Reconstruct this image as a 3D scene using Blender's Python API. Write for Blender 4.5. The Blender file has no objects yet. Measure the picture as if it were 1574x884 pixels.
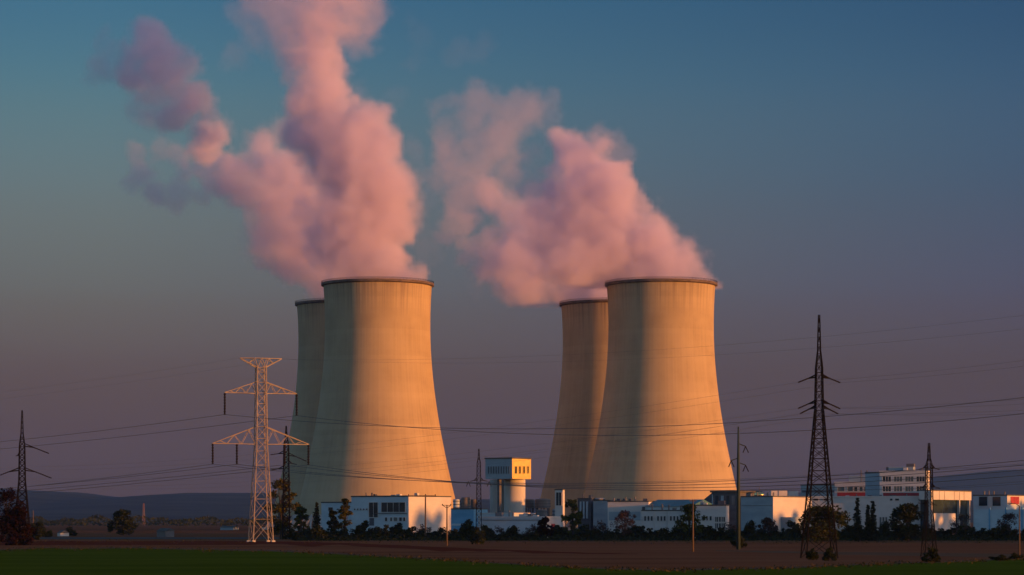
import bpy, bmesh, math, random
from mathutils import Vector, Matrix, noise

R = math.radians
scene = bpy.context.scene
col = scene.collection

# ------------------------------------------------------------------ camera
FPX, CX, HY, EYE = 3858.0, 787.0, 800.0, 5.0      # focal length and principal point in photo pixels
cam_d = bpy.data.cameras.new('camera')
cam = bpy.data.objects.new('camera', cam_d)
col.objects.link(cam)
cam.location = (0, 0, EYE)
cam.rotation_euler = (R(90), 0, 0)
cam_d.sensor_width = 36.0
cam_d.lens = 36.0 * FPX / 1574.0
cam_d.shift_y = (HY - 442.0) / 1574.0
cam_d.clip_start = 0.5
cam_d.clip_end = 60000
scene.camera = cam


def wx(px, D): return (px - CX) * D / FPX
def wz(py, D): return EYE + (HY - py) * D / FPX
def gd(py): return EYE * FPX / (py - HY)          # ground distance seen at row py


# ------------------------------------------------------------------ materials
def nodes(name):
    m = bpy.data.materials.new(name)
    m.use_nodes = True
    nt = m.node_tree
    nt.nodes.clear()
    out = nt.nodes.new('ShaderNodeOutputMaterial')
    return m, nt, out


def N(nt, t, **kw):
    n = nt.nodes.new(t)
    for k, v in kw.items():
        if k in n.inputs.keys():
            n.inputs[k].default_value = v
        else:
            setattr(n, k, v)
    return n


def ramp(nt, pts, interp='LINEAR'):
    n = nt.nodes.new('ShaderNodeValToRGB')
    cr = n.color_ramp
    cr.interpolation = interp
    while len(cr.elements) < len(pts):
        cr.elements.new(0.5)
    for e, (p, c) in zip(cr.elements, pts):
        e.position = p
        e.color = (c[0], c[1], c[2], 1)
    return n


def mapped(nt, coord, scale):
    tc = nt.nodes.new('ShaderNodeTexCoord')
    mp = nt.nodes.new('ShaderNodeMapping')
    mp.inputs['Scale'].default_value = scale
    nt.links.new(tc.outputs[coord], mp.inputs['Vector'])
    return mp.outputs[0]


def mat(name, c, c2=None, scale=(.3, .3, .3), rough=.85, metal=0., bump=0., detail=6, contrast=(.35, .65), spec=.3):
    """a principled material whose colour wanders between two tones"""
    m, nt, out = nodes(name)
    b = N(nt, 'ShaderNodeBsdfPrincipled', Roughness=rough, Metallic=metal)
    b.inputs['Specular IOR Level'].default_value = spec
    c2 = c2 or tuple(x * .72 for x in c)
    v = mapped(nt, 'Object', scale)
    nz = N(nt, 'ShaderNodeTexNoise', Scale=1.0, Detail=detail, Roughness=.62)
    nt.links.new(v, nz.inputs['Vector'])
    rp = ramp(nt, [(contrast[0], c2), (contrast[1], c)])
    nt.links.new(nz.outputs[0], rp.inputs[0])
    nt.links.new(rp.outputs[0], b.inputs['Base Color'])
    if bump:
        bp = N(nt, 'ShaderNodeBump', Strength=.6, Distance=bump)
        nt.links.new(nz.outputs[0], bp.inputs['Height'])
        nt.links.new(bp.outputs[0], b.inputs['Normal'])
    nt.links.new(b.outputs[0], out.inputs[0])
    return m


def concrete_tower():
    m, nt, out = nodes('tower_concrete')
    b = N(nt, 'ShaderNodeBsdfPrincipled', Roughness=.9)
    b.inputs['Specular IOR Level'].default_value = .15
    tc = nt.nodes.new('ShaderNodeTexCoord')
    sep = nt.nodes.new('ShaderNodeSeparateXYZ')
    nt.links.new(tc.outputs['Object'], sep.inputs[0])
    at = N(nt, 'ShaderNodeMath', operation='ARCTAN2')
    nt.links.new(sep.outputs[1], at.inputs[0]); nt.links.new(sep.outputs[0], at.inputs[1])
    # streaks run down the shell: noise in (angle, height), squeezed along height
    cmb = nt.nodes.new('ShaderNodeCombineXYZ')
    zs = N(nt, 'ShaderNodeMath', operation='MULTIPLY'); zs.inputs[1].default_value = .012
    nt.links.new(sep.outputs[2], zs.inputs[0])
    asn = N(nt, 'ShaderNodeMath', operation='MULTIPLY'); asn.inputs[1].default_value = 26.0
    nt.links.new(at.outputs[0], asn.inputs[0])
    oi = nt.nodes.new('ShaderNodeObjectInfo')
    osc = N(nt, 'ShaderNodeMath', operation='MULTIPLY'); osc.inputs[1].default_value = 90.0
    nt.links.new(oi.outputs['Random'], osc.inputs[0])
    nt.links.new(asn.outputs[0], cmb.inputs[0]); nt.links.new(zs.outputs[0], cmb.inputs[1]); nt.links.new(osc.outputs[0], cmb.inputs[2])
    st = N(nt, 'ShaderNodeTexNoise', Scale=1.0, Detail=7.0, Roughness=.6)
    nt.links.new(cmb.outputs[0], st.inputs['Vector'])
    # broad weathering
    wn = N(nt, 'ShaderNodeTexNoise', Scale=.05, Detail=6.0, Roughness=.6)
    nt.links.new(tc.outputs['Object'], wn.inputs['Vector'])
    # casting lifts: rings every 1.3 m, each a slightly different tone
    lf = N(nt, 'ShaderNodeMath', operation='DIVIDE'); lf.inputs[1].default_value = 2.6
    nt.links.new(sep.outputs[2], lf.inputs[0])
    fl = N(nt, 'ShaderNodeMath', operation='FLOOR'); nt.links.new(lf.outputs[0], fl.inputs[0])
    wh = N(nt, 'ShaderNodeTexWhiteNoise', noise_dimensions='1D'); nt.links.new(fl.outputs[0], wh.inputs['W'])
    a1 = N(nt, 'ShaderNodeMath', operation='MULTIPLY_ADD'); a1.inputs[1].default_value = .32; a1.inputs[2].default_value = 0.0
    nt.links.new(st.outputs[0], a1.inputs[0])
    a2 = N(nt, 'ShaderNodeMath', operation='MULTIPLY_ADD'); a2.inputs[1].default_value = .60
    nt.links.new(wn.outputs[0], a2.inputs[0]); nt.links.new(a1.outputs[0], a2.inputs[2])
    a3 = N(nt, 'ShaderNodeMath', operation='MULTIPLY_ADD'); a3.inputs[1].default_value = .075
    nt.links.new(wh.outputs[0], a3.inputs[0]); nt.links.new(a2.outputs[0], a3.inputs[2])
    rp = ramp(nt, [(.34, (.28, .215, .135)), (.50, (.355, .28, .175)), (.66, (.405, .32, .205))])
    nt.links.new(a3.outputs[0], rp.inputs[0])
    # soot and algae hanging down from the lip
    dz = N(nt, 'ShaderNodeMapRange'); dz.inputs['From Min'].default_value = 98; dz.inputs['From Max'].default_value = 123
    nt.links.new(sep.outputs[2], dz.inputs[0])
    sm = N(nt, 'ShaderNodeMath', operation='MULTIPLY'); nt.links.new(dz.outputs[0], sm.inputs[0])
    stp = N(nt, 'ShaderNodeMapRange'); stp.inputs['From Min'].default_value = .45; stp.inputs['From Max'].default_value = .7
    nt.links.new(st.outputs[0], stp.inputs[0]); nt.links.new(stp.outputs[0], sm.inputs[1])
    mx = N(nt, 'ShaderNodeMix', data_type='RGBA')
    mx.inputs['B'].default_value = (.17, .12, .085, 1)
    nt.links.new(sm.outputs[0], mx.inputs[0]); nt.links.new(rp.outputs[0], mx.inputs['A'])
    nt.links.new(mx.outputs['Result'], b.inputs['Base Color'])
    bp = N(nt, 'ShaderNodeBump', Strength=.3, Distance=.12)
    nt.links.new(a3.outputs[0], bp.inputs['Height']); nt.links.new(bp.outputs[0], b.inputs['Normal'])
    nt.links.new(b.outputs[0], out.inputs[0])
    return m


def leaf_mat(name, c1, c2):
    m, nt, out = nodes(name)
    g = nt.nodes.new('ShaderNodeNewGeometry')
    rp = ramp(nt, [(0, c1), (1, c2)])
    nt.links.new(g.outputs['Random Per Island'], rp.inputs[0])
    d = N(nt, 'ShaderNodeBsdfDiffuse'); t = N(nt, 'ShaderNodeBsdfTranslucent')
    nt.links.new(rp.outputs[0], d.inputs[0]); nt.links.new(rp.outputs[0], t.inputs[0])
    mx = N(nt, 'ShaderNodeMixShader'); mx.inputs[0].default_value = .2
    nt.links.new(d.outputs[0], mx.inputs[1]); nt.links.new(t.outputs[0], mx.inputs[2])
    nt.links.new(mx.outputs[0], out.inputs[0])
    return m


def ground_mat(name, stops, sx, sy, fine=2.2, bump=.12, lo=.3, hi=.7):
    """soil or crop: broad bands along the rows plus fine clods"""
    m, nt, out = nodes(name)
    b = N(nt, 'ShaderNodeBsdfDiffuse')
    v = mapped(nt, 'Object', (sx, sy, 1))
    n1 = N(nt, 'ShaderNodeTexNoise', Scale=1.0, Detail=8.0, Roughness=.65)
    nt.links.new(v, n1.inputs['Vector'])
    v2 = mapped(nt, 'Object', (fine * .4, fine, 1))
    n2 = N(nt, 'ShaderNodeTexNoise', Scale=1.0, Detail=5.0, Roughness=.7)
    nt.links.new(v2, n2.inputs['Vector'])
    a = N(nt, 'ShaderNodeMath', operation='MULTIPLY_ADD'); a.inputs[1].default_value = .35
    nt.links.new(n2.outputs[0], a.inputs[0])
    s = N(nt, 'ShaderNodeMath', operation='MULTIPLY'); s.inputs[1].default_value = .65
    nt.links.new(n1.outputs[0], s.inputs[0]); nt.links.new(s.outputs[0], a.inputs[2])
    k = len(stops) - 1
    rp = ramp(nt, [(lo + (hi - lo) * i / k, c) for i, c in enumerate(stops)])
    nt.links.new(a.outputs[0], rp.inputs[0]); nt.links.new(rp.outputs[0], b.inputs[0])
    bp = N(nt, 'ShaderNodeBump', Strength=.5, Distance=bump)
    nt.links.new(a.outputs[0], bp.inputs['Height']); nt.links.new(bp.outputs[0], b.inputs['Normal'])
    nt.links.new(b.outputs[0], out.inputs[0])
    return m


def glass_mat(name, c, rough=.12):
    return mat(name, c, tuple(x * .6 for x in c), (.4, .4, .4), rough, 0, 0, spec=.22)


M = {}
M['tower'] = concrete_tower()
M['rim'] = mat('rim_concrete', (.15, .11, .09), (.07, .05, .045), (.25, .25, .6))
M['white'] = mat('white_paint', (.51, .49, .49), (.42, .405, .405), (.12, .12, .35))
M['bluewhite'] = mat('blue_white_cladding', (.44, .51, .57), (.35, .42, .48), (.12, .12, .4))
M['bluegrey'] = mat('blue_grey_cladding', (.27, .33, .38), (.20, .25, .30), (.12, .12, .4))
M['blue'] = mat('blue_cladding', (.15, .34, .52), (.10, .26, .42), (.12, .12, .4))
M['teal'] = mat('teal_sheet_roof', (.06, .16, .19), (.04, .11, .14), (.3, .1, .3), .5)
M['darkgrey'] = mat('dark_grey_sheet', (.10, .10, .12), (.06, .06, .075), (.2, .2, .5))
M['roof'] = mat('bitumen_roof', (.09, .085, .085), (.05, .05, .05), (.3, .3, .3))
M['concrete'] = mat('silo_concrete', (.46, .43, .41), (.34, .32, .31), (.15, .15, .05))
M['red'] = mat('red_panel', (.33, .03, .035), (.22, .02, .025), (.4, .4, .4), .6)
M['yellow'] = mat('sunlit_yellow', (.62, .46, .12), (.5, .36, .1), (.4, .4, .4), .6)  # sunlight put into the colour of the silo head house end
M['glass'] = glass_mat('dark_window_glass', (.022, .04, .055))
M['curtain'] = glass_mat('curtained_window_glass', (.12, .14, .145), .25)
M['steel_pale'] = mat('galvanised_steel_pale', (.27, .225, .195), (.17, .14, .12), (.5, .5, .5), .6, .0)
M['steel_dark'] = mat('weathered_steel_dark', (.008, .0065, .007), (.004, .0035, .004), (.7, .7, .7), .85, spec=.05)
M['pole_green'] = mat('painted_pole_grey_green', (.035, .055, .058), (.025, .038, .04), (.4, .4, .4), .7, spec=.1)
M['insulator'] = mat('insulator_glass_dark', (.014, .011, .012), (.008, .006, .007), (2, 2, 2), .6, spec=.08)
M['wood'] = mat('weathered_wood_pole', (.12, .08, .055), (.07, .05, .035), (2, 2, .2), .9)
M['wire'] = mat('aluminium_cable_dull', (.10, .085, .09), (.08, .07, .07), (.1, .1, .1), .6)
M['bark'] = mat('tree_bark', (.06, .045, .035), (.03, .022, .018), (3, 3, .6), .95)
M['gold'] = mat('polished_brass', (.95, .72, .30), (.85, .6, .22), (1, 1, 1), .3, 1.0)
M['tank'] = mat('dull_tank_steel', (.17, .16, .17), (.10, .095, .10), (.3, .3, .1), .7)
M['leaf_dark'] = leaf_mat('leaf_dark_green', (.010, .014, .007), (.030, .036, .016))
M['leaf_green'] = leaf_mat('leaf_mid_green', (.026, .036, .010), (.075, .085, .022))
M['leaf_deep'] = leaf_mat('leaf_deep_green', (.012, .018, .006), (.045, .050, .014))
M['leaf_olive'] = leaf_mat('leaf_autumn_olive', (.028, .028, .007), (.085, .075, .02))
M['leaf_red'] = leaf_mat('leaf_autumn_red', (.006, .003, .0025), (.020, .008, .006))
M['leaf_brown'] = leaf_mat('twigs_purple_brown', (.030, .020, .018), (.075, .050, .045))
M['soil'] = ground_mat('ploughed_soil', [(.080, .029, .013), (.155, .062, .031), (.225, .102, .055)], .012, .05)
M['crop'] = ground_mat('winter_crop', [(.034, .050, .003), (.056, .074, .006), (.082, .098, .011)], .02, .07)
M['track'] = ground_mat('dirt_track', [(.075, .045, .028), (.11, .07, .045), (.15, .10, .07)], .03, .3)
M['stubble'] = ground_mat('red_brown_stubble', [(.065, .015, .008), (.10, .026, .014), (.14, .045, .026)], .02, .08)
M['asphalt'] = ground_mat('grey_road', [(.05, .05, .052), (.08, .08, .08), (.12, .12, .12)], .05, .4)
M['hill'] = mat('wooded_hillside', (.030, .042, .046), (.014, .022, .028), (.0025, .004, .01), 1.0, detail=8, contrast=(.4, .6), spec=0)


# ------------------------------------------------------------------ mesh builder
class MB:
    def __init__(self):
        self.v, self.f = [], []

    def quad(self, a, b, c, d):
        i = len(self.v); self.v += [tuple(a), tuple(b), tuple(c), tuple(d)]; self.f.append((i, i + 1, i + 2, i + 3)); return self

    def box(self, x0, x1, y0, y1, z0, z1):
        i = len(self.v)
        self.v += [(x0, y0, z0), (x1, y0, z0), (x1, y1, z0), (x0, y1, z0), (x0, y0, z1), (x1, y0, z1), (x1, y1, z1), (x0, y1, z1)]
        self.f += [tuple(i + k for k in q) for q in ((0, 3, 2, 1), (4, 5, 6, 7), (0, 1, 5, 4), (1, 2, 6, 5), (2, 3, 7, 6), (3, 0, 4, 7))]
        return self

    def tube(self, pts, radii, n=6, cap=True):
        pts = [Vector(p) for p in pts]
        if not isinstance(radii, (list, tuple)): radii = [radii] * len(pts)
        base = len(self.v)
        ref = None
        for k, p in enumerate(pts):
            d = (pts[min(k + 1, len(pts) - 1)] - pts[max(k - 1, 0)]).normalized()
            if ref is None:
                ref = Vector((0, 0, 1)) if abs(d.z) < .9 else Vector((1, 0, 0))
            a = d.cross(ref).normalized(); b = d.cross(a).normalized()
            for j in range(n):
                t = 2 * math.pi * (j + .5) / n
                self.v.append(tuple(p + (a * math.cos(t) + b * math.sin(t)) * radii[k]))
        for k in range(len(pts) - 1):
            for j in range(n):
                q = base + k * n
                self.f.append((q + j, q + (j + 1) % n, q + n + (j + 1) % n, q + n + j))
        if cap:
            self.f.append(tuple(base + j for j in reversed(range(n))))
            q = base + (len(pts) - 1) * n
            self.f.append(tuple(q + j for j in range(n)))
        return self

    def bar(self, a, b, w):
        return self.tube([a, b], w * .707, 4)

    def lathe(self, prof, n=32, cx=0, cy=0):
        base = len(self.v)
        for r, z in prof:
            for j in range(n):
                t = 2 * math.pi * j / n
                self.v.append((cx + r * math.cos(t), cy + r * math.sin(t), z))
        for k in range(len(prof) - 1):
            for j in range(n):
                q = base + k * n
                self.f.append((q + j, q + (j + 1) % n, q + n + (j + 1) % n, q + n + j))
        return self

    def mesh(self, name, material, smooth=False):
        me = bpy.data.meshes.new(name)
        me.from_pydata(self.v, [], self.f)
        me.materials.append(material)
        if smooth:
            me.polygons.foreach_set('use_smooth', [True] * len(me.polygons))
        me.update()
        return me

    def build(self, name, material, parent=None, smooth=False):
        o = bpy.data.objects.new(name, self.mesh(name, material, smooth))
        col.objects.link(o)
        if parent is not None: o.parent = parent
        return o


def tag(o, label=None, cat=None, group=None, kind=None):
    if label: o['label'] = label
    if cat: o['category'] = cat
    if group: o['group'] = group
    if kind: o['kind'] = kind
    return o


def empty(name, loc, rz=0., label=None, cat=None, group=None):
    o = bpy.data.objects.new(name, None)
    o.location = loc; o.rotation_euler = (0, 0, rz)
    o.empty_display_size = .5
    col.objects.link(o)
    return tag(o, label, cat, group)


def copy_tree(o, parent=None):
    c = o.copy(); col.objects.link(c)
    if parent is not None: c.parent = parent
    for ch in list(o.children):
        copy_tree(ch, c)
    return c


# ------------------------------------------------------------------ world, sun, air
SUN_EL, SUN_AZ = R(2.0), R(115.0)                 # azimuth clockwise from +Y
to_sun = Vector((math.sin(SUN_AZ) * math.cos(SUN_EL), math.cos(SUN_AZ) * math.cos(SUN_EL), math.sin(SUN_EL)))
sd = bpy.data.lights.new('sun', 'SUN')
sd.energy = 2.1
sd.angle = R(.6)
sd.color = (1.0, .345, .062)
so = bpy.data.objects.new('sun', sd)
so.rotation_euler = (-to_sun).to_track_quat('-Z', 'Y').to_euler()
so.location = (400, -200, 400)
col.objects.link(so)

w = bpy.data.worlds.new('World')
scene.world = w
w.use_nodes = True
nt = w.node_tree
nt.nodes.clear()
wo = nt.nodes.new('ShaderNodeOutputWorld')
bg = nt.nodes.new('ShaderNodeBackground')
sky = nt.nodes.new('ShaderNodeTexSky')
sky.sky_type = 'NISHITA'
sky.sun_disc = False
sky.sun_elevation = SUN_EL
sky.sun_rotation = SUN_AZ
sky.altitude = 200
sky.air_density = 1.0
sky.dust_density = 1.0
sky.ozone_density = 2.7
tc = nt.nodes.new('ShaderNodeTexCoord')
sep = nt.nodes.new('ShaderNodeSeparateXYZ')
nt.links.new(tc.outputs['Generated'], sep.inputs[0])
# twilight band of the sky opposite the sun: colour by elevation (display values; exposure divided out)
EXPO = 1.75


def lin(c, g=1.0):
    f = lambda v: (v / 255 / 12.92) if v / 255 <= .04045 else ((v / 255 + .055) / 1.055) ** 2.4
    return tuple(f(v) * g / 2 ** EXPO for v in c)


SKY_L = ((0, (74, 54, 52)), (.10, (80, 60, 58)), (.185, (86, 67, 65)), (.31, (96, 84, 82)), (.43, (103, 103, 101)), (.61, (103, 118, 121)), (.79, (86, 121, 134)), (.95, (66, 112, 138)))
SKY_R = ((0, (64, 47, 50)), (.10, (70, 53, 57)), (.185, (76, 60, 64)), (.31, (81, 70, 77)), (.43, (80, 80, 98)), (.61, (70, 87, 109)), (.79, (60, 89, 116)), (.95, (46, 81, 113)))
rpl = ramp(nt, [(t, lin(c)) for t, c in SKY_L], 'CARDINAL')
rpr = ramp(nt, [(t, lin(c)) for t, c in SKY_R], 'CARDINAL')
mr = N(nt, 'ShaderNodeMapRange'); mr.inputs['From Min'].default_value = 0; mr.inputs['From Max'].default_value = .21
nt.links.new(sep.outputs[2], mr.inputs[0]); nt.links.new(mr.outputs[0], rpl.inputs[0])
nt.links.new(mr.outputs[0], rpr.inputs[0])
mh = N(nt, 'ShaderNodeMapRange'); mh.inputs['From Min'].default_value = -.16; mh.inputs['From Max'].default_value = .2
nt.links.new(sep.outputs[0], mh.inputs[0])
mxs = N(nt, 'ShaderNodeMix', data_type='RGBA')
nt.links.new(mh.outputs[0], mxs.inputs[0]); nt.links.new(rpl.outputs[0], mxs.inputs['A']); nt.links.new(rpr.outputs[0], mxs.inputs['B'])
sc = N(nt, 'ShaderNodeVectorMath', operation='SCALE'); sc.inputs['Scale'].default_value = .14
nt.links.new(sky.outputs[0], sc.inputs[0])
mk = N(nt, 'ShaderNodeMapRange', interpolation_type='SMOOTHSTEP'); mk.inputs['From Min'].default_value = .45; mk.inputs['From Max'].default_value = .9
nt.links.new(sep.outputs[1], mk.inputs[0])
ad = N(nt, 'ShaderNodeMix', data_type='RGBA')
nt.links.new(mk.outputs[0], ad.inputs[0]); nt.links.new(sc.outputs[0], ad.inputs['A']); nt.links.new(mxs.outputs['Result'], ad.inputs['B'])
nt.links.new(ad.outputs['Result'], bg.inputs[0])
bg.inputs[1].default_value = 1.0
nt.links.new(bg.outputs[0], wo.inputs[0])

HAZE = 2.6e-5
hm, nt, out = nodes('haze_air')
pv = nt.nodes.new('ShaderNodeVolumePrincipled')
pv.inputs['Color'].default_value = (.22, .43, .95, 1)
pv.inputs['Density'].default_value = HAZE
pv.inputs['Anisotropy'].default_value = 0.1
nt.links.new(pv.outputs[0], out.inputs['Volume'])
hz = MB().box(-5400, 5400, -200, 13400, -2.0, 430).build('haze', hm)
tag(hz, 'thin evening haze over the fields and plant', 'haze', kind='stuff')

# ------------------------------------------------------------------ ground
gx, gy = [-5300, -3000, -900, -300, 0, 300, 900, 3000, 5300], [-150, 100, 300, 600, 1200, 3000, 8000, 13300]
mb = MB()
mb.v = [(x, y, 0) for y in gy for x in gx]
nx = len(gx)
mb.f = [(j * nx + i, j * nx + i + 1, (j + 1) * nx + i + 1, (j + 1) * nx + i) for j in range(len(gy) - 1) for i in range(nx - 1)]
tag(mb.build('ground', M['soil']), kind='structure', label='brown ploughed earth reaching to the hills', cat='ground')


def sheet(name, pts_far, pts_near, z, material, label, cat):
    """a flat sheet between two outlines given as (px, py) seen on the ground"""
    mb = MB()
    P = lambda p: (wx(p[0], gd(p[1])), gd(p[1]), z)
    a = [P(p) for p in pts_far]; b = [P(p) for p in pts_near]
    n = len(a)
    mb.v = a + b
    mb.f = [(n + i, n + i + 1, i + 1, i) for i in range(n - 1)]
    return tag(mb.build(name, material), label, cat, kind='structure')


def lerp_line(line, xs):
    r = []
    for x in xs:
        for (x0, y0), (x1, y1) in zip(line, line[1:]):
            if x0 <= x <= x1:
                r.append((x, y0 + (y1 - y0) * (x - x0) / (x1 - x0))); break
    return r


rnd = random.Random(5)
xs = [-500 + 20 * i for i in range(131)]
edge = [(-500, 856), (0, 846), (60, 843), (200, 843), (400, 847), (520, 852), (640, 858), (780, 867), (900, 873.5), (1000, 877), (1100, 876), (1200, 874), (1300, 869.5), (1400, 866), (1574, 859.5), (2100, 852)]
far = [(x, y + rnd.uniform(-.3, .3) + 1.3 * noise.noise(Vector((x * .012, 2, 0)))) for x, y in lerp_line(edge, xs)]
near = [(x, 960) for x, y in far]
sheet('crop_field', far, near, .008, M['crop'], 'dark green winter crop along the bottom of the view', 'field')
trk = [(x, y - (1.2 + 1.2 * abs(math.sin(x * .004)))) for x, y in far]
sheet('dirt_track', trk, [(x, y + .2) for x, y in far], .004, M['track'], 'pale dirt track between the green crop and the ploughed earth', 'track')
st = [(-500, 838), (0, 832), (380, 831.5), (520, 834), (700, 842), (900, 850), (1000, 852), (1100, 851)]
xs2 = [-500 + 20 * i for i in range(75)]
sheet('stubble_strip', [(x, y + rnd.uniform(-.5, .5)) for x, y in lerp_line(st, xs2)],
      [(x, min(y + (6 if x < 400 else max(.3, 4 * min(1, (1000 - x) / 300)) * (1.2 + 1.1 * noise.noise(Vector((x * .02, 0, 7))))), 843 if x < 300 else 999)) for x, y in lerp_line(st, xs2)], .012, M['stubble'],
      'red brown stubble strip behind the green crop', 'field')
sheet('road', [(x, 826.2) for x in (-600, 100, 400, 800, 2200)], [(x, 828.4) for x in (-600, 100, 400, 800, 2200)], .016, M['asphalt'],
      'thin pale road crossing behind the ploughed field', 'road')


sheet('dirt_track', [(x, 846 + (x - 1100) * .012 + .5 * noise.noise(Vector((x * .02, 4, 0)))) for x in range(1100, 1760, 20)],
      [(x, 847.2 + (x - 1100) * .016 + max(0, 2.5 * min(1, (x - 1100) / 200)) + .6 * noise.noise(Vector((x * .02, 9, 0)))) for x in range(1100, 1760, 20)], .006, M['track'],
      'pale dirt track passing the foot of the short dark pylon', 'track')
M['weed'] = leaf_mat('dry_weeds', (.020, .020, .007), (.055, .042, .018))
mb = MB()
for (line, cnt, hmax) in ((edge, 4200, .24), ([(-500, 837), (0, 832), (500, 832), (1100, 833), (2000, 834)], 2200, .3)):
    for _ in range(cnt):
        px = rnd.uniform(-60, 1640)
        if noise.noise(Vector((px * .02, hmax * 9, 2))) < rnd.uniform(-.5, .3): continue
        py = lerp_line(line, [px])[0][1] + 1.3 * noise.noise(Vector((px * .012, 2, 0))) + rnd.gauss(0, 1.6)
        D = gd(py); h = hmax * rnd.uniform(.3, 1)
        p = Vector((wx(px, D), D, 0)); a = rnd.uniform(0, 3.14)
        w_ = Vector((math.cos(a), math.sin(a), 0)) * rnd.uniform(.05, .16); t = Vector((rnd.uniform(-.2, .2), rnd.uniform(-.2, .2), h))
        mb.quad(p - w_, p + w_, p + w_ * .3 + t, p - w_ * .3 + t)
tag(mb.build('weeds', M['weed']), 'dry weeds and grass tufts along the field edges', 'weeds', kind='stuff')


# ------------------------------------------------------------------ hills
def hills(name, line, D, depth, label):
    mb = MB()
    X = [l[0] for l in line]
    n, rows = 160, 14
    for r in range(rows):
        t = r / (rows - 1)
        for i in range(n):
            px = X[0] + (X[-1] - X[0]) * i / (n - 1)
            py = lerp_line(line, [px])[0][1]
            h = wz(py, D)
            y = D - depth * (1 - t) if t <= 1 else D
            k = math.sin(t * math.pi / 2) ** 1.4
            x = wx(px, D)
            dz = noise.noise(Vector((x * .0011, y * .0011, 3))) * 26 * k * (1 - t) + noise.noise(Vector((x * .006, y * .004, 1))) * 3.5 * k
            mb.v.append((x, y, h * k + dz - 1.5))
    for i in range(n):                              # back slope
        x, y, z = mb.v[(rows - 1) * n + i]
        mb.v.append((x, y + depth, -1.5))
    for r in range(rows):
        for i in range(n - 1):
            q = r * n + i
            mb.f.append((q, q + 1, q + n + 1, q + n))
    return tag(mb.build(name, M['hill'], smooth=True), label, 'hills', kind='structure')


hills('hills', [(-700, 738), (-200, 744), (0, 751), (60, 754), (130, 757), (180, 763.5), (215, 765.5), (250, 761), (300, 757.5), (390, 757.5),
                (520, 762), (700, 768), (900, 770), (1150, 772), (1300, 770), (1500, 772), (2200, 776)], 9500, 3600, 'low blue wooded hills along the horizon')
hills('hills', [(900, 785), (1150, 766), (1300, 748), (1400, 737), (1460, 730), (1500, 725.5), (1545, 722), (1574, 721), (1700, 716), (2300, 720)], 11500, 1500,
      'higher blue hill at the horizon beyond the low white hall')


# ------------------------------------------------------------------ cooling towers
def cooling_tower(name, pc, D, label, ztop=122.0):
    root = empty(name, (wx(pc, D), D, 0), 0, label, 'cooling tower', 'four concrete cooling towers')
    a, b, zt = 26.2, 79.7, 102.2
    rad = lambda z: a * math.sqrt(1 + ((z - zt) / b) ** 2)
    z0 = 7.5
    prof = [(rad(z0 + (ztop - z0) * i / 60), z0 + (ztop - z0) * i / 60) for i in range(61)]
    prof += [(rad(ztop) - .9, ztop)] + [(r - .9, z) for r, z in reversed(prof[:-1])]
    mb = MB().lathe(prof + [prof[0]], 128)
    mb.build('shell', M['tower'], root, True)
    rt = rad(ztop)
    rim = MB().lathe([(rt - .9, ztop + .02), (rt - .9, ztop + .9), (rt + 1.1, ztop + .9), (rt + 1.1, ztop - .3), (rt + .02, ztop - .7)], 128)
    rm = rim.build('rim', M['rim'], root)
    rail = MB()
    for k in range(96):
        t = 2 * math.pi * k / 96
        c, s = math.cos(t) * (rt + .95), math.sin(t) * (rt + .95)
        rail.bar((c, s, ztop + .9), (c, s, ztop + 1.7), .1)
    for z in (ztop + 1.3, ztop + 1.7):
        rail.lathe([(rt + .88, z - .06), (rt + 1.02, z - .06), (rt + 1.02, z + .06), (rt + .88, z + .06), (rt + .88, z - .06)], 96)
    rail.build('railing', M['steel_dark'], rm)
    legs = MB()
    rb, r0 = rad(z0) - .4, rad(0) + 1.5
    for k in range(40):
        t0 = 2 * math.pi * k / 40
        for dt in (-1, 1):
            t1 = t0 + dt * math.pi / 40
            legs.bar((math.cos(t0) * r0, math.sin(t0) * r0, 0), (math.cos(t1) * rb, math.sin(t1) * rb, z0 + .3), .9)
    legs.build('support_columns', M['concrete'], root)
    MB().lathe([(r0 + 2, 0), (r0 + 2, 1.2), (r0 + 1.4, 1.2), (r0 + 1.4, 0)], 96).build('basin', M['concrete'], root)
    return root


DF, DR = 1250., 1365.
cooling_tower('cooling_tower', 580.5, DF, 'cooling tower whose sunlit side stands over the white office block, steam leaving its rim')
cooling_tower('cooling_tower', 533, DR, 'shaded blue grey cooling tower half hidden behind the tower over the office block')
cooling_tower('cooling_tower', 1016, DF, 'sunlit cooling tower rising over the long white halls, in front of its twin')
cooling_tower('cooling_tower', 939, DR, 'cooling tower with a narrow lit strip, partly hidden behind the tower over the long halls')


# ------------------------------------------------------------------ steam
def steam_material(name, sig, col_=(.85, .78, .955)):
    m, nt, out = nodes(name)
    at = N(nt, 'ShaderNodeAttribute', attribute_name='density')
    ml = N(nt, 'ShaderNodeMath', operation='MULTIPLY'); ml.inputs[1].default_value = sig
    nt.links.new(at.outputs['Fac'], ml.inputs[0])
    vs = nt.nodes.new('ShaderNodeVolumePrincipled')
    vs.inputs['Color'].default_value = (*col_, 1)
    vs.inputs['Anisotropy'].default_value = .0
    vs.inputs['Density Attribute'].default_value = ''
    nt.links.new(ml.outputs[0], vs.inputs['Density'])
    nt.links.new(vs.outputs[0], out.inputs['Volume'])
    return m


M['steam'] = steam_material('water_vapour', .10)
LEVELS = (24., 14., 8.)


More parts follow.
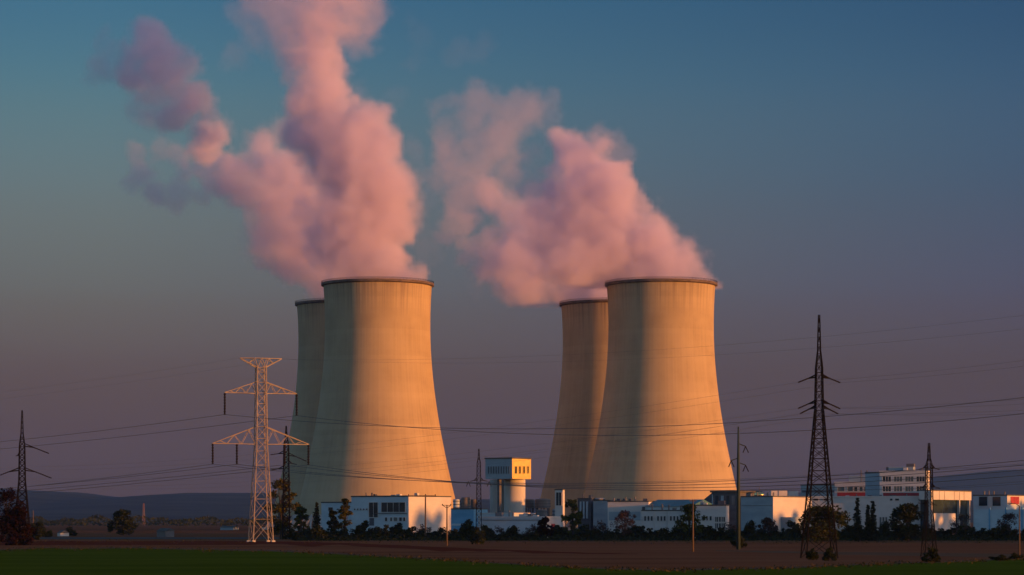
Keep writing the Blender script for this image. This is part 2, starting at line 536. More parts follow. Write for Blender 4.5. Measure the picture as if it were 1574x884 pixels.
def steam_group(puffs, material, res, lo, hi, seed):
    """puffs = (centre, level, count, room, strength, seed): scattered points become a fog grid with billowed edges"""
    g = bpy.data.node_groups.new('steam_cloud', 'GeometryNodeTree')
    g.interface.new_socket('Geometry', in_out='INPUT', socket_type='NodeSocketGeometry')
    g.interface.new_socket('Geometry', in_out='OUTPUT', socket_type='NodeSocketGeometry')
    n = g.nodes; L = g.links.new
    gi, go = n.new('NodeGroupInput'), n.new('NodeGroupOutput')
    pos = n.new('GeometryNodeInputPosition')

    def noise_(scale, detail, w):
        t = n.new('ShaderNodeTexNoise'); t.noise_dimensions = '4D'
        t.inputs['Scale'].default_value = scale; t.inputs['Detail'].default_value = detail; t.inputs['Roughness'].default_value = .58
        t.inputs['W'].default_value = w
        L(pos.outputs[0], t.inputs['Vector'])
        return t

    def vm(op, a, b=None, s=None):
        t = n.new('ShaderNodeVectorMath'); t.operation = op
        L(a, t.inputs[0])
        if b is not None:
            if hasattr(b, 'is_linked'): L(b, t.inputs[1])
            else: t.inputs[1].default_value = b
        if s is not None:
            if hasattr(s, 'is_linked'): L(s, t.inputs['Scale'])
            else: t.inputs['Scale'].default_value = s
        return t.outputs[0]

    def ma(op, a, b=None, c=None):
        t = n.new('ShaderNodeMath'); t.operation = op
        for i, q in enumerate((a, b, c)):
            if q is None: continue
            if hasattr(q, 'is_linked'): L(q, t.inputs[i])
            else: t.inputs[i].default_value = q
        return t.outputs[0]

    joins = [n.new('GeometryNodeJoinGeometry') for _ in LEVELS]
    used = set()
    for c, k, cnt, room, st, sd_ in puffs:
        rv = n.new('FunctionNodeRandomValue'); rv.data_type = 'FLOAT_VECTOR'
        rv.inputs[0].default_value = (-1, -1, -1); rv.inputs[1].default_value = (1, 1, 1); rv.inputs['Seed'].default_value = sd_
        rq = n.new('FunctionNodeRandomValue'); rq.data_type = 'FLOAT'
        rq.inputs[2].default_value = (.15 if k == 0 else .55) * room; rq.inputs[3].default_value = room; rq.inputs['Seed'].default_value = sd_ + 1
        off = vm('MULTIPLY', vm('SCALE', vm('NORMALIZE', rv.outputs[0]), s=rq.outputs[1]), (1, .85, 1))
        ps = n.new('GeometryNodePoints'); ps.inputs['Count'].default_value = cnt
        L(vm('ADD', off, c), ps.inputs['Position'])
        sa = n.new('GeometryNodeStoreNamedAttribute'); sa.data_type = 'FLOAT'; sa.domain = 'POINT'
        sa.inputs['Name'].default_value = 'strength'
        sa.inputs['Value'].default_value = st
        L(ps.outputs[0], sa.inputs['Geometry']); L(sa.outputs[0], joins[k].inputs[0])
        used.add(k)
    allp = n.new('GeometryNodeJoinGeometry')
    for k in used: L(joins[k].outputs[0], allp.inputs[0])

    n1 = vm('SCALE', vm('SUBTRACT', noise_(.022, 3, seed).outputs['Color'], (.5, .5, .5)), s=30.)
    n2 = vm('SCALE', vm('SUBTRACT', noise_(.075, 5, seed + 3).outputs['Color'], (.5, .5, .5)), s=17.)
    n3 = vm('SCALE', vm('SUBTRACT', noise_(.16, 4, seed + 5).outputs['Color'], (.5, .5, .5)), s=9.)
    p = vm('ADD', vm('ADD', vm('ADD', pos.outputs[0], n1), n2), n3)
    best = None
    for k in used:
        gp = n.new('GeometryNodeProximity'); gp.target_element = 'POINTS'
        L(joins[k].outputs[0], gp.inputs[0])
        L(p, gp.inputs['Sample Position'] if 'Sample Position' in gp.inputs else gp.inputs['Source Position'])
        s = ma('SUBTRACT', 1.0, ma('DIVIDE', gp.outputs['Distance'], LEVELS[k]))
        best = s if best is None else ma('MAXIMUM', best, s)
    sn = n.new('GeometryNodeSampleNearest'); sn.domain = 'POINT'
    L(allp.outputs[0], sn.inputs['Geometry']); L(p, sn.inputs['Sample Position'])
    sa = n.new('GeometryNodeInputNamedAttribute'); sa.data_type = 'FLOAT'; sa.inputs['Name'].default_value = 'strength'
    si = n.new('GeometryNodeSampleIndex'); si.data_type = 'FLOAT'; si.domain = 'POINT'
    L(allp.outputs[0], si.inputs['Geometry']); L(sa.outputs['Attribute'], si.inputs['Value']); L(sn.outputs[0], si.inputs['Index'])
    nz = noise_(.045, 6, seed + 7).outputs[0]
    shape = ma('ADD', best, ma('MULTIPLY', ma('SUBTRACT', nz, .5), 1.5))
    mr = n.new('ShaderNodeMapRange'); mr.interpolation_type = 'SMOOTHSTEP'
    L(shape, mr.inputs[0]); mr.inputs['From Min'].default_value = .0; mr.inputs['From Max'].default_value = .5
    dens = ma('MULTIPLY', mr.outputs[0], si.outputs['Value'])
    dens = ma('MULTIPLY', dens, ma('GREATER_THAN', dens, .002))       # keeps the grid sparse
    vc = n.new('GeometryNodeVolumeCube')
    L(dens, vc.inputs['Density'])
    vc.inputs['Min'].default_value = lo; vc.inputs['Max'].default_value = hi
    for nm, a in zip(('Resolution X', 'Resolution Y', 'Resolution Z'), (0, 1, 2)):
        vc.inputs[nm].default_value = max(8, int((hi[a] - lo[a]) / res))
    sm = n.new('GeometryNodeSetMaterial'); sm.inputs['Material'].default_value = material
    L(vc.outputs[0], sm.inputs[0]); L(sm.outputs[0], go.inputs[0])
    return g


def plume(blobs, D, label, seed, res=1.6):
    base = Vector((wx(sum(b[0] for b in blobs) / len(blobs), D), D, 0))
    puffs, lo, hi = [], [1e9] * 3, [-1e9] * 3
    for i, b in enumerate(blobs):
        px, py, r, s = b[:4]
        Y = D + (b[4] if len(b) > 4 else 0.)
        c = Vector((wx(px, Y), Y, wz(py, Y))) - base
        rw = r * Y / FPX
        for a in range(3):
            lo[a] = min(lo[a], c[a] - rw - 20); hi[a] = max(hi[a], c[a] + rw + 20)
        for k, lr in enumerate(LEVELS):
            if lr > rw * 1.02 and k < 2: continue
            cnt = int(min(60, 3 + 1.1 * (rw / lr) ** 2 * (1.0 if k == 0 else .8)))
            puffs.append((tuple(c), k, cnt, max(rw - lr * .55, .5), s, seed * 1000 + i * 10 + k * 3))
    vd = bpy.data.volumes.new('steam_plume')
    vd.materials.append(M['steam'])
    o = bpy.data.objects.new('steam_plume', vd)
    o.location = base
    col.objects.link(o)
    lo[2] = max(lo[2], 121.2)
    md = o.modifiers.new('cloud', 'NODES')
    md.node_group = steam_group(puffs, M['steam'], res, lo, hi, seed * 1.7)
    return tag(o, label, 'steam plume', 'steam plumes rising from the cooling towers')


# (px, py, radius px, strength, depth offset)
plume([(578, 430, 60, 1), (545, 430, 40, 1), (612, 428, 37, 1), (574, 388, 70, 1), (550, 345, 80, 1), (592, 330, 46, 1),
       (560, 300, 76, 1), (530, 270, 76, 1), (575, 240, 56, 1), (520, 225, 66, 1), (555, 205, 54, 0.95), (492, 180, 54, 0.9),
       (530, 172, 42, 0.9), (488, 150, 50, 0.9), (490, 125, 46, 0.9), (490, 98, 44, 0.9), (488, 70, 44, 0.9), (482, 45, 46, 0.8),
       (440, 20, 76, 0.22), (500, 15, 76, 0.413), (540, 35, 52, 0.22), (548, 68, 36, 0.193), (400, 52, 40, 0.165), (420, -30, 80, 0.22), (500, -40, 90, 0.22), (366, 92, 26, 0.088),
       (375, 20, 36, 0.165), (620, 100, 22, 0.028), (640, 45, 28, 0.017), (700, 85, 30, 0.025), (735, 78, 18, 0.022), (612, 150, 22, 0.028), (545, 138, 24, 0.066, 30)],
      DF, 'steam plume climbing out of the picture top from the sunlit tower above the office block', 3)
plume([(533, 462, 50, 1.00), (500, 455, 36, 0.90), (482, 420, 44, 0.63), (460, 395, 54, 0.66), (428, 368, 50, 0.66), (480, 370, 70, 0.63), (408, 330, 54, 0.66), (450, 320, 76, 0.63),
       (385, 300, 56, 0.63), (372, 268, 42, 0.63), (430, 270, 60, 0.56), (398, 255, 34, 0.70), (440, 285, 56, 0.70), (355, 300, 32, 0.508, 14), (342, 260, 32, 0.458, 14),
       (325, 235, 32, 0.847, -40), (335, 205, 34, 0.248), (302, 190, 40, 0.850, -72), (318, 222, 36, 0.850, -50), (278, 160, 50, 0.850, -72), (255, 125, 50, 0.675, -72), (235, 90, 48, 0.811, -70), (272, 82, 36, 0.607, -72), (205, 100, 40, 0.675, -66),
       (175, 95, 28, 0.471, -62), (168, 65, 16, 0.240, -60), (215, 165, 30, 0.337, -60), (160, 112, 24, 0.272, -60), (225, 270, 30, 0.403, 32), (205, 245, 24, 0.337, 34), (250, 292, 28, 0.403, 30), (282, 300, 24, 0.374, 26),
       (312, 310, 20, 0.306, 20), (280, 235, 24, 0.403, 26), (440, 215, 34, 0.204, 10), (408, 215, 26, 0.143, 14), (380, 365, 26, 0.163, 16), (250, 225, 16, 0.240, 30), (300, 262, 22, 0.510, 24)],
      DR, 'steam plume from the shaded hidden tower trailing grey wisps far to one side', 8)
plume([(1012, 430, 60, 1), (980, 430, 42, 1), (1054, 426, 42, 1), (992, 392, 66, 1), (1034, 395, 44, 1), (955, 355, 70, 1), (1008, 362, 42, 1), (915, 325, 70, 1), (966, 320, 40, 1),
       (885, 295, 64, 1), (925, 278, 44, 1), (880, 252, 50, 0.9), (912, 236, 38, 0.9), (875, 222, 36, 0.8), (935, 215, 30, 0.22), (845, 290, 54, 0.45), (905, 375, 74, 0.9), (860, 340, 62, 0.8),
       (820, 255, 40, 0.165), (950, 240, 24, 0.138)],
      DF, 'bright pink steam plume leaning away from the sunlit tower over the long halls', 12)
plume([(939, 462, 50, 1.00), (908, 456, 40, 1.00), (890, 425, 54, 1.00), (850, 415, 52, 0.63), (900, 395, 60, 0.63), (850, 380, 60, 0.63), (815, 425, 42, 0.80), (785, 415, 46, 0.49), (758, 428, 30, 0.248),
       (800, 380, 52, 0.56), (752, 395, 44, 0.49), (722, 365, 38, 0.32), (710, 330, 38, 0.32), (755, 298, 40, 0.49), (800, 330, 46, 0.49), (732, 298, 40, 0.32), (697, 275, 38, 0.22), (678, 262, 34, 0.165),
       (720, 240, 50, 0.248), (760, 215, 52, 0.248), (705, 205, 38, 0.22), (790, 175, 44, 0.198), (828, 172, 38, 0.165), (740, 170, 42, 0.176), (695, 158, 28, 0.121), (838, 205, 26, 0.099),
       (652, 262, 28, 0.077), (645, 222, 24, 0.077), (660, 302, 24, 0.05), (670, 380, 28, 0.033), (650, 350, 24, 0.028), (735, 440, 18, 0.055), (790, 245, 36, 0.193)],
      DR, 'mottled steam plume with open gaps from the half hidden tower beside the long halls', 21)


# ------------------------------------------------------------------ buildings
ALPHA = R(33)
SA, CA = math.sin(ALPHA), math.cos(ALPHA)


class Site:
    """a building on the plant's grid: local x=0,y=0 is its nearest corner; the shaded front lies along -x, the sunlit side along +y"""
    def __init__(self, name, pc, D, label, cat='building', group=None, angle=33):
        self.SA, self.CA = math.sin(R(angle)), math.cos(R(angle))
        self.X, self.Y = wx(pc, D), D
        self.root = empty(name, (self.X, self.Y, 0), -R(angle), label, cat, group)

    def fx(self, px):
        u = (px - CX) / FPX
        L = (self.X - u * self.Y) / (u * self.SA + self.CA)
        return -L

    def ry(self, px):
        u = (px - CX) / FPX
        return (u * self.Y - self.X) / (self.SA - u * self.CA)

    def fz(self, px, py): return wz(py, self.Y - self.fx(px) * self.SA)
    def rz(self, px, py): return wz(py, self.Y + self.ry(px) * self.CA)
    def z(self, py): return wz(py, self.Y)

    def clutter(self, n, seed, d=3.0, tall=1.0):
        """ducts, vents and boxes on the roof"""
        rr = random.Random(seed)
        for k in range(n):
            x = self.x0 * (.06 + .88 * (k + rr.uniform(.15, .85)) / n); y = rr.uniform(.25, .8) * min(self.y1, d + 2)
            h = rr.uniform(.5, 1.3) * tall; a = rr.uniform(.3, 1.0); z = self.z1 + .3
            if rr.random() < .45:
                MB().tube([(x, y, z), (x, y, z + h + .5)], .16 + .1 * rr.random(), 8).build('vent_pipe', M['tank'], self.root)
            else:
                MB().box(x - a, x + a, y - .5, y + .5, z, z + h).build('roof_unit', M[rr.choice(('darkgrey', 'bluegrey', 'tank', 'white'))], self.root)

    def body(self, l, r, top, material, bottom=None, name='wall', depth=None, roof='roof', par=.35, inset=0.):
        """box from photo columns l..r (r on the sunlit side, or None with depth in metres)"""
        x0 = self.fx(l); y1 = self.ry(r) if r is not None else depth
        z1 = self.z(top); z0 = 0 if bottom is None else self.z(bottom)
        self.x0, self.y1, self.z1 = x0, y1, z1
        o = MB().box(x0, 0, 0, y1, z0, z1).build(name, material, self.root)
        if roof:
            MB().box(x0 - .12, .12, -.12, y1 + .12, z1 + .003, z1 + par).build(roof, M['roof'] if roof == 'roof' else M['white'], self.root)
        return o

    def window(self, side, a, b, t, bt, glass='glass', frame='white', name='window', mull=0):
        mid = (a + b) / 2
        if side == 'f':
            u0, u1 = self.fx(a), self.fx(b); z1, z0 = self.fz(mid, t), self.fz(mid, bt)
        else:
            u0, u1 = self.ry(a), self.ry(b); z1, z0 = self.rz(mid, t), self.rz(mid, bt)
        z0 = max(z0, .3)
        w_ = min(.12, (u1 - u0) * .12)

        def bx(mb, p0, p1, q0, q1, d0, d1):
            if side == 'f': mb.box(p0, p1, -d1, -d0, q0, q1)
            else: mb.box(d0, d1, p0, p1, q0, q1)
        fr = MB()
        bx(fr, u0 - w_, u0, z0 - w_, z1 + w_, .002, .16); bx(fr, u1, u1 + w_, z0 - w_, z1 + w_, .002, .16)
        bx(fr, u0, u1, z0 - w_, z0, .002, .16); bx(fr, u0, u1, z1, z1 + w_, .002, .16)
        for k in range(mull):
            c = u0 + (u1 - u0) * (k + 1) / (mull + 1)
            bx(fr, c - .05, c + .05, z0, z1, .06, .13)
        f = fr.build(name, M[frame], self.root)
        pn = MB(); bx(pn, u0, u1, z0, z1, .004, .05)
        pn.build('pane', M[glass], f)
        return f

    def panel(self, side, a, b, t, bt, material, name, d=.08, d0=.003):
        mid = (a + b) / 2
        mb = MB()
        if side == 'f':
            mb.box(self.fx(a), self.fx(b), -d, -d0, max(self.fz(mid, bt), .05), self.fz(mid, t))
        else:
            mb.box(d0, d, self.ry(a), self.ry(b), max(self.rz(mid, bt), .05), self.rz(mid, t))
        return mb.build(name, M[material], self.root)


# A: white office block with the sunlit end wall
s = Site('office_block', 627, 700, 'white office block with a wide dark window band and a sunlit blank end wall')
s.body(540, 693, 763.5, M['bluewhite'])
s.clutter(5, 1, 8, .7)
# sunlight painted in: a whiter skin on the sun-facing end wall
MB().box(.004, .06, .02, s.y1, .05, s.z1 - .02).build('lit_end_wall', M['white'], s.root)
s.window('f', 586.5, 623, 772.5, 787, mull=3)
s.window('f', 567.5, 581, 772.5, 795, mull=1)
s.panel('f', 568, 575, 796.5, 808, 'darkgrey', 'door', .1)
for a, b, g in ((592, 595.5, 'glass'), (600, 603, 'glass'), (605.5, 611, 'curtain'), (614, 618, 'glass'), (620, 623.5, 'glass')):
    s.window('f', a, b, 795.5, 801, g)
for k in range(5):
    s.window('f', 544.5 + k * 4.6, 546.6 + k * 4.6, 781.8, 784, name='vent_window')
s.panel('f', 577, 626, 788.6, 789.6, 'darkgrey', 'ledge', .25)
MB().box(s.x0 * .72, s.x0 * .70, 2, 2.3, s.z1 + .36, s.z1 + 1.2).build('roof_vent', M['darkgrey'], s.root)
s = Site('annex', 541, 722, 'low pale annex joined to the office block behind dark conifers')
s.body(494, None, 773, M['bluewhite'], depth=14)
s.window('f', 505, 512, 780, 785)

# B: blue store beside the office block, with tanks behind
s = Site('blue_store', 728, 795, 'low bright blue store between the office block and the silos')
s.body(686, None, 783, M['blue'], depth=8)
s.panel('f', 694, 722, 805, 808, 'bluewhite', 'loading_door', .1)


def tank(name, px, D, r_px, top, bottom, label, material='tank', group=None, dome=.12, cat='tank'):
    r = r_px * D / FPX
    z1, z0 = wz(top, D), max(wz(bottom, D), 0)
    root = empty(name, (wx(px, D), D, 0), 0, label, cat, group)
    MB().lathe([(r, z0), (r, z1), (r * .985, z1 + .05), (r * .6, z1 + r * dome * .8), (.01, z1 + r * dome)], 32).build('tank_shell', M[material], root, False)
    mb = MB()
    for k in range(3):
        z = z0 + (z1 - z0) * (k + .5) / 3
        mb.lathe([(r + .005, z - .12), (r + .09, z - .12), (r + .09, z + .12), (r + .005, z + .12)], 32)
    mb.build('hoop', M['darkgrey'], root)
    if z0 > .5:
        mb = MB()
        for k in range(6):
            t = k * math.pi / 3 + .3
            mb.bar((math.cos(t) * r * .85, math.sin(t) * r * .85, 0), (math.cos(t) * r * .85, math.sin(t) * r * .85, z0), .4)
        mb.build('stand', M['darkgrey'], root)
    return root


tank('storage_tank', 702, 830, 5.5, 768, 783, 'small pale steel tank against the sunlit office end wall', 'bluewhite')
tank('storage_tank', 716, 830, 7, 765, 782, 'dark squat tank behind the blue store', 'tank')
tank('storage_tank', 728.5, 835, 4.5, 768, 784, 'slim dark tank beside the squat tank behind the blue store', 'darkgrey')

# C: silo pair with its head house
s = Site('silo_tower', 787, 820, 'twin concrete silos under a windowed box, its sunlit end glowing yellow', 'silo')
SZ0, SZ1 = s.z(736), s.z(705)
x0, y1 = s.fx(746), s.ry(816)
MB().box(x0, 0, 0, y1, SZ0, SZ1).build('head_house', M['bluegrey'], s.root)
MB().box(.004, .05, .02, y1 - .02, SZ0 + .02, SZ1 - .02).build('lit_end_panel', M['yellow'], s.root)  # yellow skin paints the sunlight on this end
MB().box(x0 - .2, .2, -.2, y1 + .2, SZ1 + .003, SZ1 + .4).build('roof', M['roof'], s.root)
for k in range(9):
    s.window('f', 750.5 + 3.9 * k, 752 + 3.9 * k, 717, 728, frame='bluegrey')
for k in range(4):
    s.window('r', 791 + 6.2 * k, 794 + 6.2 * k, 717, 728, frame='yellow')
rs = 16 * 830 / FPX
lx = lambda px: s.fx(px)
for pc, r_px in ((767, 14), (791, 16.5)):
    r = r_px * 835 / FPX
    # centre in local coordinates: under the head house
    u = (pc - CX) / FPX
    Yc = 833.0 if pc > 780 else 838.
    P = Vector((u * Yc - s.X, Yc - s.Y))
    lxx = P.x * CA - P.y * SA; lyy = P.x * SA + P.y * CA
    MB().lathe([(r, 0), (r, SZ0 - .02)], 40, lxx, lyy).build('silo', M['concrete'], s.root, True)
s2 = MB()
s2.box(x0 * .60, x0 * .52, .8, 2.0, 0, SZ0 - .03)
s2.build('silo_gap_box', M['darkgrey'], s.root)  # dark box filling the gap between the silos

# low white wall-like hall in front of the silos
s = Site('low_hall', 838, 715, 'long low white hall in front of the silos with one small sunlit end', 'building')
s.body(735, 863, 796.5, M['bluewhite'], roof='parapet', par=.5)
s.clutter(8, 2, 5, 1.1)
MB().box(.004, .05, .02, s.y1, .05, s.z1 - .02).build('lit_end_wall', M['white'], s.root)  # whiter skin paints sunlight onto the small end
s.panel('f', 742, 836, 799, 799.8, 'darkgrey', 'gutter', .2)
s.panel('r', 847, 853, 805, 813, 'red', 'door', .12)
s = Site('roof_shed', 790, 760, 'flat roofed grey shed at the foot of the silos')
s.body(735, None, 790, M['bluewhite'], depth=9, roof='parapet')
tank('white_tank', 808, 738, 3.5, 789, 798, 'small round white tank nearest the silos on the low hall', 'white')
tank('white_tank', 819, 738, 4, 789, 798, 'small round white tank beside the dark vats', 'white')
tank('vat', 813.5, 842, 7.5, 768, 781, 'dark raised vat close to the silos', 'tank')
tank('vat', 834, 838, 12, 768, 781, 'wide dark raised vat with sunlit fittings on top', 'tank')
tank('vat', 833, 820, 8, 784, 800, 'dark vat low down under the wide raised vat', 'tank')
tank('vat', 855, 845, 6, 783, 800, 'small blue grey vat beside the framed window tower', 'bluegrey')

# framed window tower
s = Site('stair_tower', 865, 775, 'narrow white stair tower with one tall dark louvred window')
s.body(853, 868, 753.5, M['white'])
s.window('f', 855, 863.5, 757, 777, mull=1)

# buildings between the stair tower and the white halls
s = Site('grey_plant_room', 908, 840, 'dark grey plant room beside the tree with pale pipes on its wall')
s.body(888, None, 767, M['darkgrey'], depth=5)
s.clutter(2, 10, 3)
for k in range(3):
    s.panel('f', 892 + 5 * k, 894 + 5 * k, 771, 797, 'bluewhite', 'pipe', .4)
s = Site('blue_grey_block', 938, 832, 'tall plain blue grey block beside the dark plant room')
s.body(912, None, 770, M['bluegrey'], depth=10)
tank('pale_drum', 922, 842, 8, 766.5, 770.5, 'pale flat drum lying on top of the blue grey block', 'white')
s = Site('white_hall', 997, 800, 'plain white hall at the foot of the sunlit tower', angle=19)
s.body(934, None, 771.5, M['white'], depth=14)
s.clutter(4, 3)
s.panel('f', 936, 996, 786.5, 800, 'bluegrey', 'wall_shade', .12)  # blue grey strip paints the shade along the wall's lower part
s.panel('f', 987, 991.5, 779, 785, 'darkgrey', 'hatch', .12)
for k in range(3):
    MB().box(s.fx(944 + 9 * k), s.fx(947 + 9 * k), 3, 4.5, s.z1 + .36, s.z1 + 1.1).build('roof_vent', M['darkgrey'], s.root)
s = Site('teal_roof_hall', 1062, 790, 'long hall under a dark teal sloping roof')
x0 = s.fx(993); ze = s.z(778.5); zr = s.z(767.5)
MB().box(x0, 0, 0, 16, 0, ze).build('wall', M['bluewhite'], s.root)
mb = MB()
mb.v = [(x0 - .3, -.5, ze + .01), (.3, -.5, ze + .01), (.3, 16.5, ze + .01), (x0 - .3, 16.5, ze + .01), (x0 - .3, 8, zr), (.3, 8, zr)]
mb.f = [(0, 1, 5, 4), (1, 2, 5), (2, 3, 4, 5), (3, 0, 4), (0, 3, 2, 1)]
mb.build('roof', M['teal'], s.root)
s = Site('windowed_hall', 1078, 712, 'white hall with a row of narrow dark windows, below the teal roof', angle=19)
s.body(986.5, None, 785.5, M['white'], depth=12)
s.clutter(7, 4)
for i in range(4):
    for k in range(3):
        x = 990.5 + i * 19.8 + k * 5.1
        s.window('f', x, x + 2.6, 793.5, 800.5)
for k in range(5):
    MB().box(s.fx(994 + 19.8 * k - 9), s.fx(995 + 19.8 * k - 9), -.25, -.003, .05, s.z1 - .05).build('pilaster', M['white'], s.root)
s = Site('windowed_block', 1116, 705, 'taller white block with two rows of wide dark windows', angle=19)
s.body(1066, None, 777.5, M['white'], depth=3.5)
s.clutter(4, 5, 1)
for a, b in ((1079.5, 1083.5), (1086, 1088), (1091, 1094)):
    s.window('f', a, b, 793.5, 800)
for k in range(3):
    s.window('f', 1099.5 + k * 5.4, 1103.8 + k * 5.4, 794.5, 802, mull=1)
    s.window('f', 1099.5 + k * 5.4, 1103.8 + k * 5.4, 804.5, 812, mull=1)

# dark barn roof behind
s = Site('dark_barn', 1137, 800, 'dark grey barn with a stepped sloping roof in front of the sunlit tower')
x0 = s.fx(1070)
MB().box(x0 * .62, 0, 0, 14, 0, s.z(757)).build('wall', M['darkgrey'], s.root)
mb = MB()
ze, zr = s.z(778), s.z(757)
mb.v = [(x0, -.3, 0), (x0, -.3, ze), (x0 * .621, -.3, zr), (x0 * .621, -.3, 0), (x0, 14, 0), (x0, 14, ze), (x0 * .621, 14, zr), (x0 * .621, 14, 0)]
mb.f = [(0, 3, 2, 1), (4, 5, 6, 7), (0, 1, 5, 4), (1, 2, 6, 5), (2, 3, 7, 6), (0, 4, 7, 3)]
mb.build('lean_to', M['darkgrey'], s.root)
MB().box(x0 * .66, .5, -.6, 14.5, s.z(757) + .003, s.z(754.2)).build('roof', M['roof'], s.root)
for k in range(4):
    s.panel('f', 1100 + 8.5 * k, 1104 + 8.5 * k, 762, 776, ('glass', 'bluegrey', 'glass', 'tank')[k], 'wall_bay', .2)
s.panel('f', 1094, 1096, 760, 778, 'bluewhite', 'down_pipe', .3)

# J: blue grey store with its glowing end wall
s = Site('blue_store', 1188, 750, 'large blue grey store with a glowing sunlit end wall and small entrance')
s.body(1139, 1247, 764, M['bluegrey'])
s.clutter(4, 6, 5, .7)
MB().box(.004, .06, .02, s.y1, .05, s.z1 - .02).build('lit_end_wall', M['white'], s.root)  # white over blue grey: sunlight put into the end's colour
ya, yb = s.ry(1200), s.ry(1218)
MB().box(.065, 3.5, ya, yb, 0, s.rz(1209, 795)).build('porch', M['bluegrey'], s.root)
s.panel('f', 1140, 1187, 777, 777.7, 'darkgrey', 'cladding_joint', .05)
for k, (a, b) in enumerate(((1185.5, 1196), (1197, 1211), (1212.5, 1228))):
    o = MB().box(0, s.ry(b) - s.ry(a) , 0, 3, 0, 2.1).build('roof_box', M['white'])
    Y = 790. + 9 * k
    o.location = (wx(a, Y), Y, s.z1 + .36)
    o.rotation_euler = (0, 0, R(0))
    me = o.data
    sx = (b - a - .8) * Y / FPX / max(v.co.x for v in me.vertices)
    for v in me.vertices: v.co.x *= sx
    # rooftop boxes belong to the store: parent keeping the world place
    mwi = s.root
    o.parent = s.root
    rot = Matrix.Rotation(ALPHA, 4, 'Z')
    loc = rot @ Vector((wx(a, Y) - s.X, Y - s.Y, 0))
    o.location = (loc.x, loc.y, s.z1 + .36); o.rotation_euler = (0, 0, ALPHA)
    for v in me.vertices: v.co.z *= (1 if k else .98)
# brass ventilator catching the sun on the store's roof
root = empty('roof_ventilator', (wx(1167, 762), 762, wz(764, 750) + .35), 0, 'small shiny domed ventilator glinting on the blue grey store', 'ventilator')
MB().lathe([(.75, 0), (.75, .25)], 20).build('base', M['darkgrey'], root)
MB().lathe([(1.2, .25)] + [(1.7 * math.cos(t), .3 + 1.0 * math.sin(t)) for t in [i * math.pi / 12 for i in range(7)]], 24).build('dome', M['gold'], root, True)
MB().tube([(0, 0, 1.2), (0, 0, 2.9)], .12, 8).build('finial', M['darkgrey'], root)

# K: long white hall with the offices above
s = Site('long_hall', 1432, 775, 'very long white hall running behind the trees and tallest pylon', angle=19)
s.body(1236, None, 764, M['white'], depth=18, roof='parapet')
s.clutter(9, 7, 4, .35)
for a, b in ((1250, 1258), (1266, 1274), (1368, 1372), (1376, 1382), (1412, 1415), (1420, 1424)):
    s.window('f', a, b, 766.5, 769.5)
for k in range(9):
    s.panel('f', 1252 + 20 * k, 1252.5 + 20 * k, 765, 820, 'bluewhite', 'wall_joint', .04)
for k in range(3):
    s.window('f', 1352 + 4.5 * k, 1355 + 4.5 * k, 795, 813, 'curtain')
s = Site('blue_stair_block', 1352, 800, 'windowless dark blue block between the two offices on the hall')
s.body(1330, None, 727, M['bluegrey'], depth=16)
s = Site('blue_stair_block', 1283, 880, 'windowless blue grey block behind the lattice of the tallest pylon')
s.body(1231, None, 746, M['bluegrey'], depth=9)
s.panel('f', 1233, 1282, 754, 757, 'darkgrey', 'cladding_band', .1)
s = Site('office_wing', 1336, 822, 'two storey white office with a red band, under the blue block', angle=19)
s.body(1283, None, 742, M['white'], depth=12, roof='parapet')
s.panel('f', 1287, 1336, 757, 763.5, 'red', 'red_band')
for a, b, g in ((1288, 1298, 'curtain'), (1303, 1311, 'curtain'), (1313, 1318, 'glass'), (1321, 1326, 'curtain'), (1328.5, 1333, 'glass')):
    s.window('f', a, b, 748.5, 755, g)
MB().box(s.fx(1300), s.fx(1331), 5, 9, s.z1 + .36, s.z1 + 2.4).build('roof_plant', M['bluegrey'], s.root)
for px in (1320, 1329):
    MB().tube([(s.fx(px), 4, s.z1 + .36), (s.fx(px), 4, s.z1 + 4.2)], .16, 8).build('mast', M['darkgrey'], s.root)
s = Site('office_tower', 1424, 786, 'tallest white office with two rows of square windows and a red base band', angle=19)
s.body(1352, None, 725, M['white'], depth=6, roof='parapet')
s.clutter(4, 8, 3)
for k in range(4):
    for t in (732.5, 747.5):
        a = 1357 + 17.3 * k
        s.window('f', a, a + 12.5, t, t + 7.8, 'curtain' if (k + int(t)) % 3 else 'glass', mull=2)
s.panel('f', 1357.5, 1423, 757.5, 763, 'red', 'red_band', .12)
MB().box(s.fx(1364), s.fx(1402), 2, 5.6, s.z1 + .5, s.z1 + 1.6).build('roof_plant', M['bluegrey'], s.root)
MB().box(s.fx(1390), s.fx(1402), 3.5, 5.5, s.z1 + 1.6, s.z1 + 2.6).build('roof_plant', M['darkgrey'], s.root)

# L: glowing porch and glazed end, facing the sun
s = Site('glazed_hall', 1428, 772, 'glazed hall under a glowing fascia with pale columns')
x0 = -3.0
y1 = s.ry(1490)
MB().box(x0, -.4, .3, y1 - .2, 0, s.z(755)).build('wall', M['glass'], s.root)
MB().box(x0 - .2, .6, -.2, y1 + .2, s.z(767) - .2, s.z(754.5)).build('fascia', M['white'], s.root)
MB().box(x0 - .3, .7, -.3, y1 + .3, s.z(754.5) + .003, s.z(754.5) + .3).build('roof', M['roof'], s.root)
for px, wd in ((1430, 1.2), (1473, .6), (1488.5, .5)):
    y = s.ry(px)
    MB().box(-.3, .5, y - wd / 2, y + wd / 2, 0, s.z(767) - .21).build('column', M['white'], s.root)
for px in (1441, 1449, 1464, 1472, 1479):
    y = s.ry(px)
    MB().box(.603, .66, y - .07, y + .07, s.z(767) - .18, s.z(755)).build('fascia_joint', M['darkgrey'], s.root)
MB().box(-.39, .2, s.ry(1434), s.ry(1468), 0, s.rz(1450, 789)).build('plinth', M['white'], s.root)

